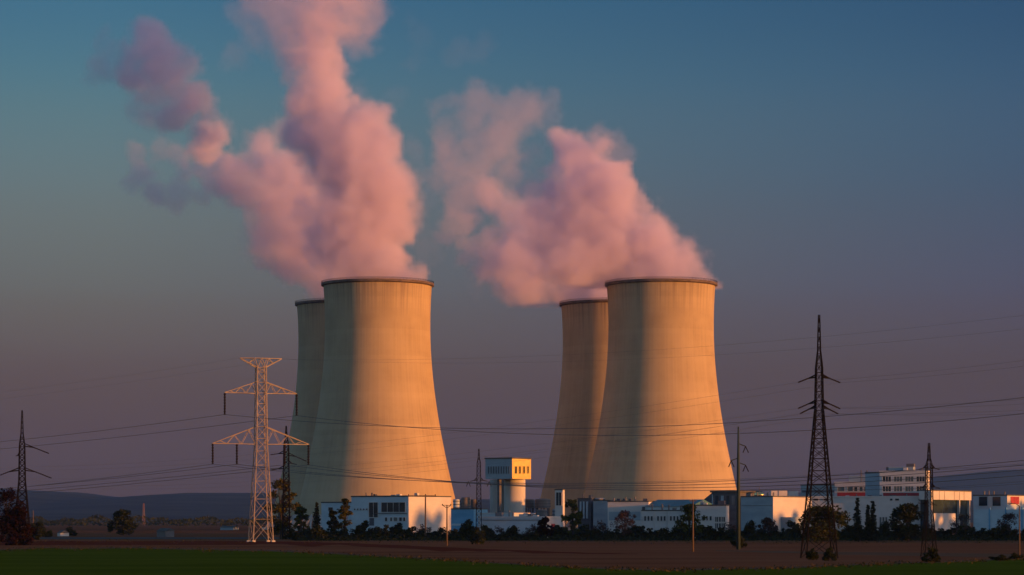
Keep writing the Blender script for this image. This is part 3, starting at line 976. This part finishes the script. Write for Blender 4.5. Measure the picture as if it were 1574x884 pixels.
# M: low white hall at the edge of the frame
s = Site('end_hall', 1548, 800, 'low blue white hall with two big dark doorways and red side panels')
s.body(1496, 1600, 762, M['bluewhite'])
s.clutter(4, 9, 4, .8)
s.panel('f', 1505, 1517.5, 763.5, 777.5, 'glass', 'doorway', .12)
s.panel('f', 1526, 1538, 763.5, 777.5, 'glass', 'doorway', .12)
s.panel('f', 1519, 1525, 763, 783, 'white', 'pier', .2)
MB().box(.004, .05, .02, s.y1, s.z(776), s.z1 - .02).build('lit_end_wall', M['white'], s.root)  # white upper strip colours in the sunlit part of the end
s.panel('r', 1553, 1566, 763.5, 775, 'red', 'side_panel', .14, .055)
s.panel('r', 1583, 1592, 763.5, 775, 'red', 'side_panel', .14, .055)
s = Site('low_wall', 1600, 690, 'pale blue boundary wall in front of the low hall', 'wall')
MB().box(s.fx(1497), 0, 0, .4, 0, s.z(783)).build('wall_panel', M['bluewhite'], s.root)
for px in (1520, 1545, 1570):
    MB().box(s.fx(px), s.fx(px + 2), -.15, .55, 0, s.z(780)).build('post', M['blue'], s.root)

# far small buildings among the fields
for px, py, wpx, hpx, D, lb, mt in ((247, 826, 15, 9, 760, 'small dull grey shed standing alone by the far road', 'tank'),
                                    (90, 824.5, 5, 5, 790, 'tiny white hut beside the low bush near the road', 'white'),
                                    (348, 815, 22, 4, 1300, 'long flat grey barn far out on the plain', 'bluegrey')):
    s = Site('shed', px + wpx / 2, D, lb, 'shed')
    x0 = -wpx * D / FPX / CA; h = hpx * D / FPX
    MB().box(x0, 0, 0, 4, 0, h).build('wall', M[mt], s.root)
    mb = MB()
    mb.v = [(x0 - .2, -.2, h + .003), (.2, -.2, h + .003), (.2, 4.2, h + .003), (x0 - .2, 4.2, h + .003), (x0 - .2, 2, h + .9), (.2, 2, h + .9)]
    mb.f = [(0, 1, 5, 4), (1, 2, 5), (2, 3, 4, 5), (3, 0, 4), (0, 3, 2, 1)]
    mb.build('roof', M['roof'], s.root)


# ------------------------------------------------------------------ pylons and poles
def lattice(mb, prof, w, bw, panels, ratio=1.0, seg_ratio=1.0):
    """square lattice body: prof = [(z, half width)], corner legs of thickness w, X braces of thickness bw"""
    def hw(z):
        for (z0, a), (z1, b) in zip(prof, prof[1:]):
            if z0 <= z <= z1: return a + (b - a) * (z - z0) / (z1 - z0)
        return prof[-1][1]
    cs = ((-1, -1), (1, -1), (1, 1), (-1, 1))
    P = lambda c, z: (c[0] * hw(z), c[1] * hw(z) * ratio, z)
    for c in cs:
        for (z0, a), (z1, b) in zip(prof, prof[1:]):
            mb.bar(P(c, z0), P(c, z1), w * min(1., .4 + .6 * a / prof[0][1] * 2.2))
    z = prof[0][0]; zt = prof[-1][0]
    zs = [z]
    while z < zt - .3:
        z = min(zt, z + max(2 * hw(z) * panels, 1.25)); zs.append(z)
    for a, b in zip(zs, zs[1:]):
        for i in range(4):
            c, d = cs[i], cs[(i + 1) % 4]
            bt = bw * min(1., .35 + hw(a) / prof[0][1] * 2.)
            mb.bar(P(c, a), P(d, b), bt); mb.bar(P(d, a), P(c, b), bt)
            mb.bar(P(c, b), P(d, b), bt)
    return hw


def string(root, a, b, r=.16, name='insulator'):
    """an insulator string: ribbed rod from a to b"""
    a, b = Vector(a), Vector(b)
    n = 15
    pts = [a.lerp(b, i / n) for i in range(n + 1)]
    rr = [r if i % 2 else r * .5 for i in range(n + 1)]
    return MB().tube(pts, rr, 6).build(name, M['insulator'], root)


# --- the pale big pylon
PD = 585.
K = PD / FPX
root = empty('pylon', (wx(401, PD), PD, 0), R(20), 'tall pale lattice pylon glowing in the sun, with wide crossarms and a flat top', 'pylon', 'electricity pylons')
z = lambda py: wz(py, PD)
mb = MB()
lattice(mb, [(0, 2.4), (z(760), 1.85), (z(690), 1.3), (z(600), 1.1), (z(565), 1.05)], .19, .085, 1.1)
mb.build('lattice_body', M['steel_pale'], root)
legs = MB()
for c in ((-1, -1), (1, -1), (1, 1), (-1, 1)):
    legs.box(c[0] * 2.35 - .4, c[0] * 2.35 + .4, c[1] * 2.35 - .4, c[1] * 2.35 + .4, 0, .35)
legs.build('footing', M['concrete'], root)


def cross_arm(root, zb, zt, hw, length, wd, material, side, tips=0.15):
    mb = MB()
    T = (side * length, 0, zb)
    n = 3
    for sy in (-1, 1):
        B = (side * hw, sy * hw * .8, zb); U = (side * hw, sy * hw * .6, zt)
        Tp = (side * length, sy * tips, zb + .1)
        mb.bar(B, Tp, wd); mb.bar(U, Tp, wd)
        for k in range(n):
            t0, t1 = k / n, (k + .5) / n
            b0 = Vector(B).lerp(Vector(Tp), t0); u1 = Vector(U).lerp(Vector(Tp), t1)
            b2 = Vector(B).lerp(Vector(Tp), (k + 1) / n)
            mb.bar(b0, u1, wd * .55); mb.bar(u1, b2, wd * .55)
    for k in range(n):
        t = k / n
        b0 = Vector((side * hw, -hw * .8, zb)).lerp(Vector((side * length, -tips, zb)), t)
        b1 = Vector((side * hw, hw * .8, zb)).lerp(Vector((side * length, tips, zb)), t + 1 / n)
        mb.bar(b0, b1, wd * .5)
    return mb.build('crossarm', material, root)


ca20 = math.cos(R(20))
ends = {}
for sd_ in (-1, 1):
    cross_arm(root, z(605), z(587), 1.0, 53.5 * K / ca20, .17, M['steel_pale'], sd_)
    cross_arm(root, z(683), z(656), 1.15, 71.5 * K / ca20, .17, M['steel_pale'], sd_)
    for nm, xp, zt, zb in (('mid', 53.3, 605, 638), ('low_out', 71, 683, 714), ('low_in', 35.5, 683, 714)):
        x = sd_ * xp * K / ca20
        string(root, (x, 0, z(zt)), (x, 0, z(zb)), .30)
        ends[(nm, sd_)] = root.matrix_world @ Vector((x, 0, z(zb)))
    # flat top: earth-wire horn
    mb = MB()
    tipx = sd_ * 31 * K / ca20
    for sy in (-1, 1):
        mb.bar((sd_ * .95, sy * .95, z(565)), (tipx, sy * .15, z(551)), .19)
        mb.bar((0, sy * 1.0, z(551)), (tipx, sy * .15, z(551)), .19)
        mb.bar((sd_ * .95, sy * .95, z(565)), (sd_ * 1.6, sy * .9, z(551)), .13)
        mb.bar((sd_ * 1.6, sy * .9, z(551)), (sd_ * 2.7, sy * .6, z(558)), .13)
        mb.bar((sd_ * .02, sy * 1.0, z(551)), (sd_ * .95, sy * .95, z(565)), .13)
    mb.build('earth_wire_horn', M['steel_pale'], root)
    ends[('top', sd_)] = Vector((tipx, 0, z(551)))
# matrix_world is stale before a depsgraph update: compute by hand
PM = Matrix.Translation(root.location) @ Matrix.Rotation(R(20), 4, 'Z')
for sd_ in (-1, 1):
    for nm, xp, zb in (('mid', 53.3, 638), ('low_out', 71, 714), ('low_in', 35.5, 714), ('top', 31, 551)):
        ends[(nm, sd_)] = PM @ Vector((sd_ * xp * K / ca20, 0, z(zb)))


# --- spire-topped dark pylons
def spire_pylon(px, base_py, D, top, neck, knee, hw_base, hw_neck, arms, label, rz=0., w=.13, bw=.06, panels=.75, z0=0., mat_='steel_dark', base_off=None):
    """arms: list of (photo row at the body, reach in px, droop in px, sides)"""
    K = D / FPX
    root = empty('pylon', (wx(px, D), D, z0), rz, label, 'pylon', 'electricity pylons')
    zz = lambda py: wz(py, D) - z0
    mb = MB()
    prof = [(0, hw_base * K), (zz(knee), hw_neck * K * 1.05), (zz(neck), hw_neck * K * .85), (zz(neck - (neck - top) * .3), hw_neck * K * .42), (zz(top), .09)]
    lattice(mb, prof, w, bw, panels)
    mb.build('lattice_body', M[mat_], root)
    pts = []
    for py, reach, droop, sides in arms:
        for sd_ in sides:
            hw = hw_neck * K
            arm = MB()
            xa = sd_ * (hw + reach * K * .38)
            for sy in (-1, 1):
                arm.bar((sd_ * hw * .9, sy * hw * .9, zz(py)), (xa, 0, zz(py + droop * .18)), w * .9)
                arm.bar((sd_ * hw * .9, sy * hw * .9, zz(py - 4)), (xa, 0, zz(py + droop * .18)), w * .7)
            arm.build('crossarm', M[mat_], root)
            e = (sd_ * (hw + reach * K), 0, zz(py + droop))
            string(root, (xa, 0, zz(py + droop * .18)), e, .085 * w / .13)
            pts.append(Matrix.Translation(root.location) @ Matrix.Rotation(rz, 4, 'Z') @ Vector(e))
    return root, pts


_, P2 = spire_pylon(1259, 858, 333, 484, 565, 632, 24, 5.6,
                    [(580, 27, 8, (-1, 1)), (619, 27, 9, (-1, 1)), (627, 24, 9, (-1, 1))],
                    'tallest dark lattice pylon with a needle top, standing in front of the long hall', R(4), .19, .075, .7)
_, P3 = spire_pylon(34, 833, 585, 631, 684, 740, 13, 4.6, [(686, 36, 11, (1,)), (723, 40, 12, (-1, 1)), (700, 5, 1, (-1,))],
                    'dark needle topped pylon standing over the red brown trees', R(6), .26, .12, .8)
_, P4 = spire_pylon(440, 827, 660, 655, 684, 745, 5.5, 4.2, [(700, 27, 9, (1,)), (697, 20, 2, (-1,)), (720, 20, 3, (-1,)), (712, 12, 2, (1,))],
                    'thin dark pylon close behind the pale sunlit pylon', R(0), .24, .11, 1.0)
_, P7 = spire_pylon(1428, 858, 345, 681, 716, 790, 10, 4.8, [(719, 12, 3, (-1, 1)), (748, 13, 3, (-1, 1)), (775, 13, -2, (-1,)), (775, 8, 2, (1,))],
                    'short dark pylon with three pairs of stub arms before the glazed hall', R(10), .10, .042, 1.2)
_, P5 = spire_pylon(736, 815, 690, 690, 712, 770, 4.6, 3.2, [(738, 10, 2, (-1, 1))],
                    'slim dark lattice pylon beside the silos', R(0), .20, .10, 1.1)
# V strings of the slim pylon
r5 = bpy.data.objects['pylon.004'] if 'pylon.004' in bpy.data.objects else None
for px in (720, 752):
    D = 690.; x = (px - 736) * D / FPX
    for dx in (-3.2, 3.2):
        string(_, (x, 0, wz(740, D)), (x + dx * D / FPX, 0, wz(748, D)), .13)

# --- tubular pole with stub arms
D = 430.
root = empty('power_pole', (wx(1135, D), D, 0), 0, 'tall slender tubular power pole with hooked stub arms', 'power pole')
MB().tube([(0, 0, 0), (0, 0, wz(720, D)), (0, 0, wz(656, D))], [.36, .27, .14], 12).build('mast', M['pole_green'], root, True)
for sd_, py in ((1, 683), (-1, 705), (1, 712)):
    e = (sd_ * 11 * D / FPX, 0, wz(py + 3, D))
    MB().bar((0, 0, wz(py - 1, D)), e, .16).build('crossarm', M['pole_green'], root)
    for dx in (-4, 4.5):
        string(root, e, (e[0] + dx * D / FPX, 0, wz(py + 13, D)), .11)

# --- T poles, lamps and posts
D = 640.
root = empty('utility_pole', (wx(654, D), D, 0), 0, 'wooden T shaped utility pole in front of the sunlit office wall', 'utility pole')
MB().tube([(0, 0, 0), (0, 0, wz(760, D))], [.24, .17], 10).build('post', M['wood'], root, True)
MB().box(-27 * D / FPX, 16 * D / FPX, -.12, .12, wz(763.5, D), wz(761.5, D)).build('crossbar', M['wood'], root)
for dx in (-26, -13, 0.3, 15):
    MB().lathe([(.07, wz(761.5, D)), (.13, wz(760.8, D)), (.07, wz(759.6, D))], 8, dx * D / FPX, 0).build('insulator', M['insulator'], root)
D = gd(839)
root = empty('utility_pole', (wx(687, D), D, 0), 0, 'short double armed pole at the field edge by the office corner', 'utility pole')
MB().tube([(0, 0, 0), (0, 0, wz(776, D))], [.17, .11], 10).build('post', M['wood'], root, True)
mb = MB(); mb.bar((0, 0, wz(781, D)), (-7 * D / FPX, 0, wz(776.5, D)), .13); mb.bar((0, 0, wz(781, D)), (6 * D / FPX, 0, wz(777, D)), .13)
mb.bar((-7 * D / FPX, 0, wz(776.5, D)), (6 * D / FPX, 0, wz(777, D)), .1)
mb.build('crossbar', M['wood'], root)
for dx in (-7, 6):
    MB().lathe([(.06, wz(777, D)), (.12, wz(776, D)), (.06, wz(774.5, D))], 8, dx * D / FPX, 0).build('insulator', M['insulator'], root)
D = gd(848)
root = empty('utility_pole', (wx(1065, D), D, 0), 0, 'bare wooden pole standing alone in the ploughed field', 'utility pole')
MB().tube([(0, 0, 0), (.02, 0, wz(768, D))], [.17, .10], 10).build('post', M['wood'], root, True)
MB().box(-.55, .55, -.06, .06, wz(770.5, D), wz(769.3, D)).build('crossbar', M['wood'], root)
D = gd(857)
root = empty('street_lamp', (wx(1567, D), D, 0), 0, 'thin lamp post beside the dark mounds at the field edge', 'street lamp')
MB().tube([(0, 0, 0), (0, 0, wz(778, D))], [.12, .07], 10).build('post', M['wood'], root, True)
MB().tube([(0, 0, wz(778, D)), (-.5, 0, wz(774.5, D)), (-1.1, 0, wz(774, D))], .05, 8).build('arm', M['wood'], root)
MB().box(-1.6, -1.0, -.14, .14, wz(774.6, D), wz(773.2, D)).build('lamp_head', M['darkgrey'], root)
D = gd(830)
root = empty('marker_post', (wx(51, D), D, 0), 0, 'thin rusty marker post by the dark bush near the red trees', 'post')
MB().tube([(0, 0, 0), (0, 0, wz(786, D))], [.14, .11], 8).build('post', M['leaf_olive'] if False else M['wood'], root, True)
MB().lathe([(.13, wz(786, D)), (.16, wz(785.4, D)), (.02, wz(784.6, D))], 8).build('cap', M['darkgrey'], root)
D = 2300.
root = empty('radio_mast', (wx(221, D), D, 0), 0, 'thin far radio mast rising before the blue hills', 'radio mast')
mb = MB(); lattice(mb, [(0, 1.2), (wz(774, D), .35)], .35, .18, 2.0); mb.build('lattice_body', mat('mast_paint', (.16, .07, .065), (.13, .11, .11), (.02, .02, .12)), root)


# ------------------------------------------------------------------ overhead wires
def wire(pts, label, sag=0., r=.055, group='overhead power lines'):
    """a hanging cable through world points"""
    path = []
    for a, b in zip(pts, pts[1:]):
        a, b = Vector(a), Vector(b)
        n = 26
        for i in range(n + (b is pts[-1])):
            t = i / n
            p = a.lerp(b, t); p.z -= sag * 4 * t * (1 - t)
            path.append(p)
    path.append(Vector(pts[-1]))
    o = MB().tube(path, r, 5).build('power_line', M['wire'])
    return tag(o, label, 'power line', group)


def at(px, py, D): return Vector((wx(px, D), D, wz(py, D)))


nm_ = {'mid': 'from the upper crossarm', 'low_out': 'from the lower crossarm tip', 'low_in': 'from the middle of the lower crossarm', 'top': 'thin earth wire from the flat top'}
# left: falls away to the far plain; right: rises towards a nearer pylon outside the frame
left_to = {('mid', -1): (-420, 706, 800), ('mid', 1): (-420, 716, 790), ('low_out', -1): (-420, 778, 820), ('low_in', -1): (-420, 772, 815),
           ('low_in', 1): (-420, 776, 805), ('low_out', 1): (-420, 782, 800), ('top', -1): (-420, 640, 800), ('top', 1): (-420, 652, 800)}
right_to = {('mid', -1): (1980, 556, 400), ('mid', 1): (1980, 585, 395), ('low_out', -1): (1980, 660, 400), ('low_in', -1): (1980, 668, 400),
            ('low_in', 1): (1980, 676, 396), ('low_out', 1): (1980, 686, 394), ('top', -1): (1980, 430, 400), ('top', 1): (1980, 455, 395)}
for key in left_to:
    side = 'near side' if key[1] < 0 else 'far side'
    thin = key[0] == 'top'
    mid = ends[key]
    L_, R_ = at(*left_to[key]), at(*right_to[key])
    path = []
    for a, b, sg in ((L_, mid, 2.0), (mid, R_, 6.5 if not thin else 4.5)):
        for i in range(40):
            t = i / 40
            p = a.lerp(b, t); p.z -= sg * 4 * t * (1 - t); path.append(p)
    path.append(R_)
    o = MB().tube(path, .014 if thin else .052, 5).build('power_line', M['wire'])
    nmx = {'mid': 'overhead cable hung from the upper crossarm of the pale pylon', 'low_out': 'overhead cable hung from the lower crossarm tip of the pale pylon',
           'low_in': 'overhead cable hung midway along the lower crossarm of the pale pylon', 'top': 'thin earth wire strung over the flat top of the pale pylon'}[key[0]]
    tag(o, nmx + (', on its left arm' if key[1] < 0 else ', on its right arm'), 'power line', 'cables of the pale pylon')
tx = ['upper arm', 'upper arm', 'middle arm', 'middle arm', 'lowest arm', 'lowest arm']
far2 = [at(736 + 30 * (i % 2) - 15, 742, 1000) + Vector((0, 0, 0)) for i in range(6)]
for i, p in enumerate(P2):
    side = 'left' if i % 2 == 0 else 'right'
    a = at(-300 + 40 * i, 700 + 6 * i, 800); b = at(2100, (470, 480, 560, 572, 590, 600)[i], 250)
    path = []
    for q0, q1, sg in ((a, p, 7.0), (p, b, 1.0)):
        for k in range(40):
            t = k / 40
            v = q0.lerp(q1, t); v.z -= sg * 4 * t * (1 - t); path.append(v)
    path.append(b)
    o = MB().tube(path, .011, 5).build('power_line', M['wire'])
    tag(o, 'thin cable on the %s of the needle topped pylon, on its %s' % (tx[i], side), 'power line', 'cables of the tallest dark pylon')
for i, p in enumerate(P7[:4]):
    b = at(2000, (668, 672, 690, 696)[i], 300); a = at(736, 741 + (i // 2) * 3, 690) if i % 2 == 0 else at(752, 741 + (i // 2) * 3, 690)
    path = []
    for q0, q1, sg in ((a, p, .9), (p, b, .6)):
        for k in range(40):
            t = k / 40
            v = q0.lerp(q1, t); v.z -= sg * 4 * t * (1 - t); path.append(v)
    path.append(b)
    o = MB().tube(path, .017, 5).build('power_line', M['wire'])
    tag(o, 'low cable from the slim pylon to the %s stub arm of the short pylon, %s' % ('upper' if i < 2 else 'middle', 'left' if i % 2 == 0 else 'right'), 'power line', 'cables of the short dark pylon')


# ------------------------------------------------------------------ trees and shrubs
def leaf_cloud(mb, clumps, n, size, rnd, flat=.5):
    for (c, r) in clumps:
        for _ in range(n):
            d = Vector((rnd.gauss(0, 1), rnd.gauss(0, 1), rnd.gauss(0, 1) * .85))
            d = d.normalized() * r * rnd.random() ** .45
            p = Vector(c) + d
            if p.z < .05: p.z = abs(p.z) + .05
            s = size * rnd.uniform(.55, 1.25)
            a = Vector((rnd.gauss(0, 1), rnd.gauss(0, 1), rnd.gauss(0, 1) * flat)).normalized()
            b = a.cross(Vector((rnd.gauss(0, 1), rnd.gauss(0, 1), rnd.gauss(0, 1)))).normalized()
            mb.quad(p - a * s, p + b * s * .55, p + a * s, p - b * s * .55)


def broad_meshes(h, wd, seed, leaf, size=.42, bottom=.12, n=55, nclump=42, open_=0.):
    rnd = random.Random(seed)
    trunk = MB()
    th = h * .3
    trunk.tube([(0, 0, 0), (rnd.uniform(-.1, .1), 0, th), (rnd.uniform(-.3, .3), .1, h * .75)], [h * .028, h * .02, h * .006], 8)
    clumps = []
    tops = [(rnd.uniform(-.3, .3) * wd, rnd.uniform(-.3, .3) * wd, h * rnd.uniform(.78, .9)) for _ in range(4)]
    for _ in range(nclump):
        zt = bottom + (1 - bottom) * rnd.random()
        prof = (math.sin(math.pi * min(1, (zt - bottom) / (1 - bottom) * .86 + .12))) ** .6
        t = rnd.uniform(0, 2 * math.pi)
        rr = wd * .5 * prof * (rnd.random() ** .5) * rnd.uniform(.75, 1.08)
        cr = wd * rnd.uniform(.08, .17)
        c = (math.cos(t) * rr, math.sin(t) * rr, min(zt * h, h - cr * .6))
        clumps.append((c, cr))
        if rnd.random() < .35:
            trunk.tube([(0, 0, th * rnd.uniform(.6, 1.4)), (c[0] * .5, c[1] * .5, c[2] * .75), c], [h * .01, h * .006, h * .002], 5)
    mb = MB()
    leaf_cloud(mb, clumps, n, size, rnd)
    return trunk.mesh('trunk', M['bark']), mb.mesh('crown', leaf)


def conifer_meshes(h, wd, seed, leaf, size=.34):
    rnd = random.Random(seed)
    trunk = MB().tube([(0, 0, 0), (0, 0, h * .97)], [h * .022, .03], 8)
    mb = MB()
    zc = h * .06
    while zc < h * .98:
        t = zc / h
        R_ = wd * .5 * (1 - t) ** .8 * rnd.uniform(.8, 1.12) + .12
        k = int(5 + 9 * (1 - t))
        for i in range(k):
            a = rnd.uniform(0, 2 * math.pi)
            rl = R_ * rnd.uniform(.6, 1.1)
            steps = max(2, int(rl / .3))
            for q in range(steps):
                rr = rl * (q + .6) / steps
                leaf_cloud(mb, [((math.cos(a) * rr, math.sin(a) * rr, zc - rr * .28), .28)], 3, size, rnd)
        zc += h * .045
    return trunk.mesh('trunk', M['bark']), mb.mesh('crown', leaf)


def place_tree(name, meshes, x, y, label, cat='tree', rz=0., sc=(1, 1, 1), group=None, parts=('trunk', 'crown')):
    root = empty(name, (x, y, 0), rz, label, cat, group)
    root.scale = sc
    for pn, me in zip(parts, meshes):
        o = bpy.data.objects.new(pn, me); col.objects.link(o); o.parent = root
    return root


def tree_px(name, pc, top, D, wpx, label, leaf, seed, kind='b', **kw):
    K = D / FPX
    h = wz(top, D); wd = wpx * K
    ms = conifer_meshes(h, wd, seed, M[leaf]) if kind == 'c' else broad_meshes(h, wd, seed, M[leaf], **kw)
    return place_tree(name, ms, wx(pc, D), D, label, 'tree')


tree_px('broadleaf_tree', 188, 785, 842, 44, 'lone dark round tree on the plain near the far road', 'leaf_dark', 1, size=.5, n=60)
tree_px('broadleaf_tree', 432, 738, 668, 50, 'tall olive tree directly behind the pale pylon', 'leaf_olive', 2, size=.45, nclump=50)
tree_px('broadleaf_tree', 463, 779, 655, 24, 'small green tree just beyond the pale pylon', 'leaf_green', 3, size=.36)
tree_px('conifer', 487, 771, 652, 22, 'narrow dark conifer at the edge of the low annex', 'leaf_dark', 4, 'c')
tree_px('poplar', 530, 767, 650, 28, 'upright yellow green poplar in front of the office block end', 'leaf_olive', 5, size=.34, nclump=46)
tree_px('broadleaf_tree', 512, 785, 648, 22, 'dark low tree squeezed between conifer and poplar', 'leaf_dark', 6, size=.36)
tree_px('broadleaf_tree', 880, 769, 645, 34, 'green upright tree in front of the dark plant room', 'leaf_green', 7, size=.36, nclump=46)
tree_px('broadleaf_tree', 838, 796, 640, 26, 'small red brown tree beside the little sunlit hall end', 'leaf_red', 8, size=.34)
tree_px('broadleaf_tree', 1060, 776, 640, 46, 'spreading green tree before the windowed halls', 'leaf_green', 9, size=.36, nclump=50)
tree_px('broadleaf_tree', 960, 786, 645, 42, 'bare purple brown tree in front of the plain white hall', 'leaf_brown', 10, size=.22, n=60)
tree_px('broadleaf_tree', 1264, 780, 560, 80, 'wide green tree behind the tallest dark pylon', 'leaf_deep', 11, size=.40, nclump=70, n=60)
tree_px('conifer', 1318, 764, 600, 23, 'tall pointed conifer nearest the tallest pylon, in front of the long hall', 'leaf_dark', 12, 'c')
tree_px('conifer', 1342, 769, 605, 19, 'pointed conifer standing between another conifer and the round dark tree', 'leaf_dark', 13, 'c')
tree_px('conifer', 1334, 775, 612, 14, 'smallest conifer tucked among the pair in front of the long hall', 'leaf_dark', 14, 'c')
tree_px('broadleaf_tree', 1396, 776, 590, 58, 'broad nearly black tree beside the short dark pylon', 'leaf_dark', 15, size=.42, nclump=70, n=60)
tree_px('broadleaf_tree', 1180, 797, 645, 36, 'low brownish tree in front of the blue grey store corner', 'leaf_brown', 16, size=.3)
tree_px('broadleaf_tree', 1480, 790, 640, 46, 'bare thin brown tree under the glazed hall', 'leaf_brown', 17, size=.2, n=40)
tree_px('broadleaf_tree', 1550, 790, 640, 44, 'thin dark purple tree before the low hall with doorways', 'leaf_brown', 18, size=.24, n=45)
tree_px('broadleaf_tree', 12, 752, 520, 62, 'tall red brown bare tree under the needle topped pylon', 'leaf_red', 19, size=.26, n=60, nclump=60, bottom=.05)
tree_px('broadleaf_tree', 26, 782, 505, 50, 'low dense red brown tree at the very edge of the field', 'leaf_red', 20, size=.34, n=70, nclump=60, bottom=.0)
tree_px('broadleaf_tree', -30, 760, 500, 60, 'dark red tree cut off by the picture edge', 'leaf_red', 22, size=.34, bottom=.0)
tree_px('broadleaf_tree', 58, 803, 640, 26, 'small dark green tree beside the marker post', 'leaf_dark', 23, size=.36, bottom=.0)

# shrubs: a few shapes, copied along the hedge
shrub_kinds = []
for k, (leaf, sz) in enumerate((('leaf_dark', .34), ('leaf_dark', .3), ('leaf_dark', .36), ('leaf_brown', .2), ('leaf_dark', .32))):
    rnd_ = random.Random(40 + k)
    cl = []
    for _ in range(26):
        t = rnd_.uniform(0, 6.283); rr = 2.6 * rnd_.random() ** .6
        zt = rnd_.uniform(.25, 3.2) * (1 - (rr / 3.6) ** 2) + .3
        cl.append(((math.cos(t) * rr, math.sin(t) * rr * .8, zt), rnd_.uniform(.5, .95)))
    mb = MB(); leaf_cloud(mb, cl, 60, sz, rnd_)
    stm = MB()
    for q in range(6):
        c = cl[q][0]
        stm.tube([(c[0] * .15, c[1] * .15, 0), (c[0] * .6, c[1] * .6, c[2] * .6), c], [.09, .06, .02], 5)
    shrub_kinds.append((stm.mesh('stems', M['bark']), mb.mesh('foliage', M[leaf])))
rnd = random.Random(77)


def shrub(px, D, sc, k, label, group=None):
    return place_tree('shrub', shrub_kinds[k], wx(px, D), D, label, 'shrub', rnd.uniform(0, 6.28), sc, group, ('stems', 'foliage'))


HG = 'dark shrubs of the long hedge'
px = 452
while px < 1700:
    k = rnd.choice((0, 1, 2, 4, 0, 1, 2))
    D = rnd.uniform(622, 650)
    s_ = rnd.uniform(.62, 1.0)
    shrub(px, D, (rnd.uniform(.85, 1.2), 1, s_ * 1.05), k, 'nearly black shrub in the long hedge between field and plant', HG)
    px += rnd.uniform(16, 26)
px = 560
while px < 1600:
    D = rnd.uniform(652, 672)
    k = rnd.choice((3, 3, 0, 4))
    shrub(px, D, (1, 1, rnd.uniform(.9, 1.35)), k, 'bushy shrub in the second row behind the dark hedge', 'shrubs behind the hedge')
    px += rnd.uniform(34, 70)
for pc, base, wpx, hpx, lb in ((735, 837, 34, 26, 'rounded dark shrub standing forward into the field by the silos'),
                               (1136, 842, 28, 20, 'low dark shrub at the foot of the tubular pole'),
                               (1248, 861, 26, 17, 'low dark shrub at one foot of the tallest pylon'),
                               (1275, 862, 24, 19, 'low dark shrub between the legs of the tallest pylon'),
                               (1433, 864, 38, 21, 'dense dark shrub around the base of the short pylon'),
                               (1536, 862, 34, 11, 'flat dark bush mound beside the lamp post'),
                               (1562, 860, 26, 12, 'dark bush mound at the foot of the lamp post'),
                               (107, 824, 26, 13, 'low wide black bush beside the far road'),
                               (72, 826, 22, 12, 'small dark bush near the marker post')):
    D = gd(base); K = D / FPX
    shrub(pc, D, (wpx * K / 6.2, wpx * K / 6.2, hpx * K / 3.6), rnd.choice((0, 1, 2)), lb)

# unseen tree row added on the sunny side to shade hedge and plant
rnd = random.Random(31)
shade_trees = [broad_meshes(17, 9, 60 + k, M['leaf_dark'], size=.7, bottom=.03, n=60, nclump=44) for k in range(3)]
yy = 470.
i = 0
while yy < 770:
    place_tree('added_shade_tree', shade_trees[i % 3], 300 + rnd.uniform(-9, 9), yy, 'unseen tall dark tree added to cast shade over the hedge and plant', 'tree', rnd.uniform(0, 6.28),
               (1, 1, (1.15 if yy < 600 else .9) * rnd.uniform(.92, 1.08)), 'added shade trees out of view')
    yy += rnd.uniform(2.2, 3.4) if yy < 610 else rnd.uniform(3, 5); i += 1

# undergrowth and the far woods: nobody could count these
rnd = random.Random(9)
mb = MB()
for _ in range(9000):
    px = rnd.uniform(452, 1640); D = rnd.uniform(612, 655)
    h = rnd.uniform(.1, 1.7) * rnd.random()
    p = Vector((wx(px, D), D, h + .05)); s_ = rnd.uniform(.2, .45)
    a = Vector((rnd.gauss(0, 1), rnd.gauss(0, 1), rnd.gauss(0, 1))).normalized(); b = a.orthogonal().normalized()
    mb.quad(p - a * s_, p + b * s_ * .6, p + a * s_, p - b * s_ * .6)
tag(mb.build('undergrowth', M['leaf_dark']), 'dark undergrowth at the foot of the long hedge', 'undergrowth', kind='stuff')
mb = MB()
for _ in range(5200):
    px = rnd.uniform(-150, 780); D = rnd.uniform(2200, 2700)
    hh = (7 + 7 * noise.noise(Vector((px * .03, 0, 5)))) * (1.0 if (px < 260 or px > 300) else .8)
    h = max(hh, 1.5) * rnd.random() ** .7
    p = Vector((wx(px, D), D, h)); s_ = rnd.uniform(.9, 2.2)
    a = Vector((rnd.gauss(0, 1), rnd.gauss(0, 1), rnd.gauss(0, 1))).normalized(); b = a.orthogonal().normalized()
    mb.quad(p - a * s_, p + b * s_ * .6, p + a * s_, p - b * s_ * .6)
tag(mb.build('far_woods', M['leaf_dark']), 'far brown woods below the blue hills', 'woods', kind='stuff')

# ------------------------------------------------------------------ render settings
scene.render.engine = 'CYCLES'
cy = scene.cycles
cy.use_denoising = True
cy.max_bounces = 8
cy.diffuse_bounces = 3
cy.glossy_bounces = 2
cy.transmission_bounces = 2
cy.transparent_max_bounces = 8
cy.volume_bounces = 4
cy.volume_step_rate = 1.6
cy.volume_max_steps = 256
cy.sample_clamp_indirect = 6
cy.use_adaptive_sampling = True
cy.adaptive_threshold = .015
vs = scene.view_settings
vs.view_transform = 'Standard'
vs.look = 'None'
vs.exposure = EXPO
vs.gamma = 1.0
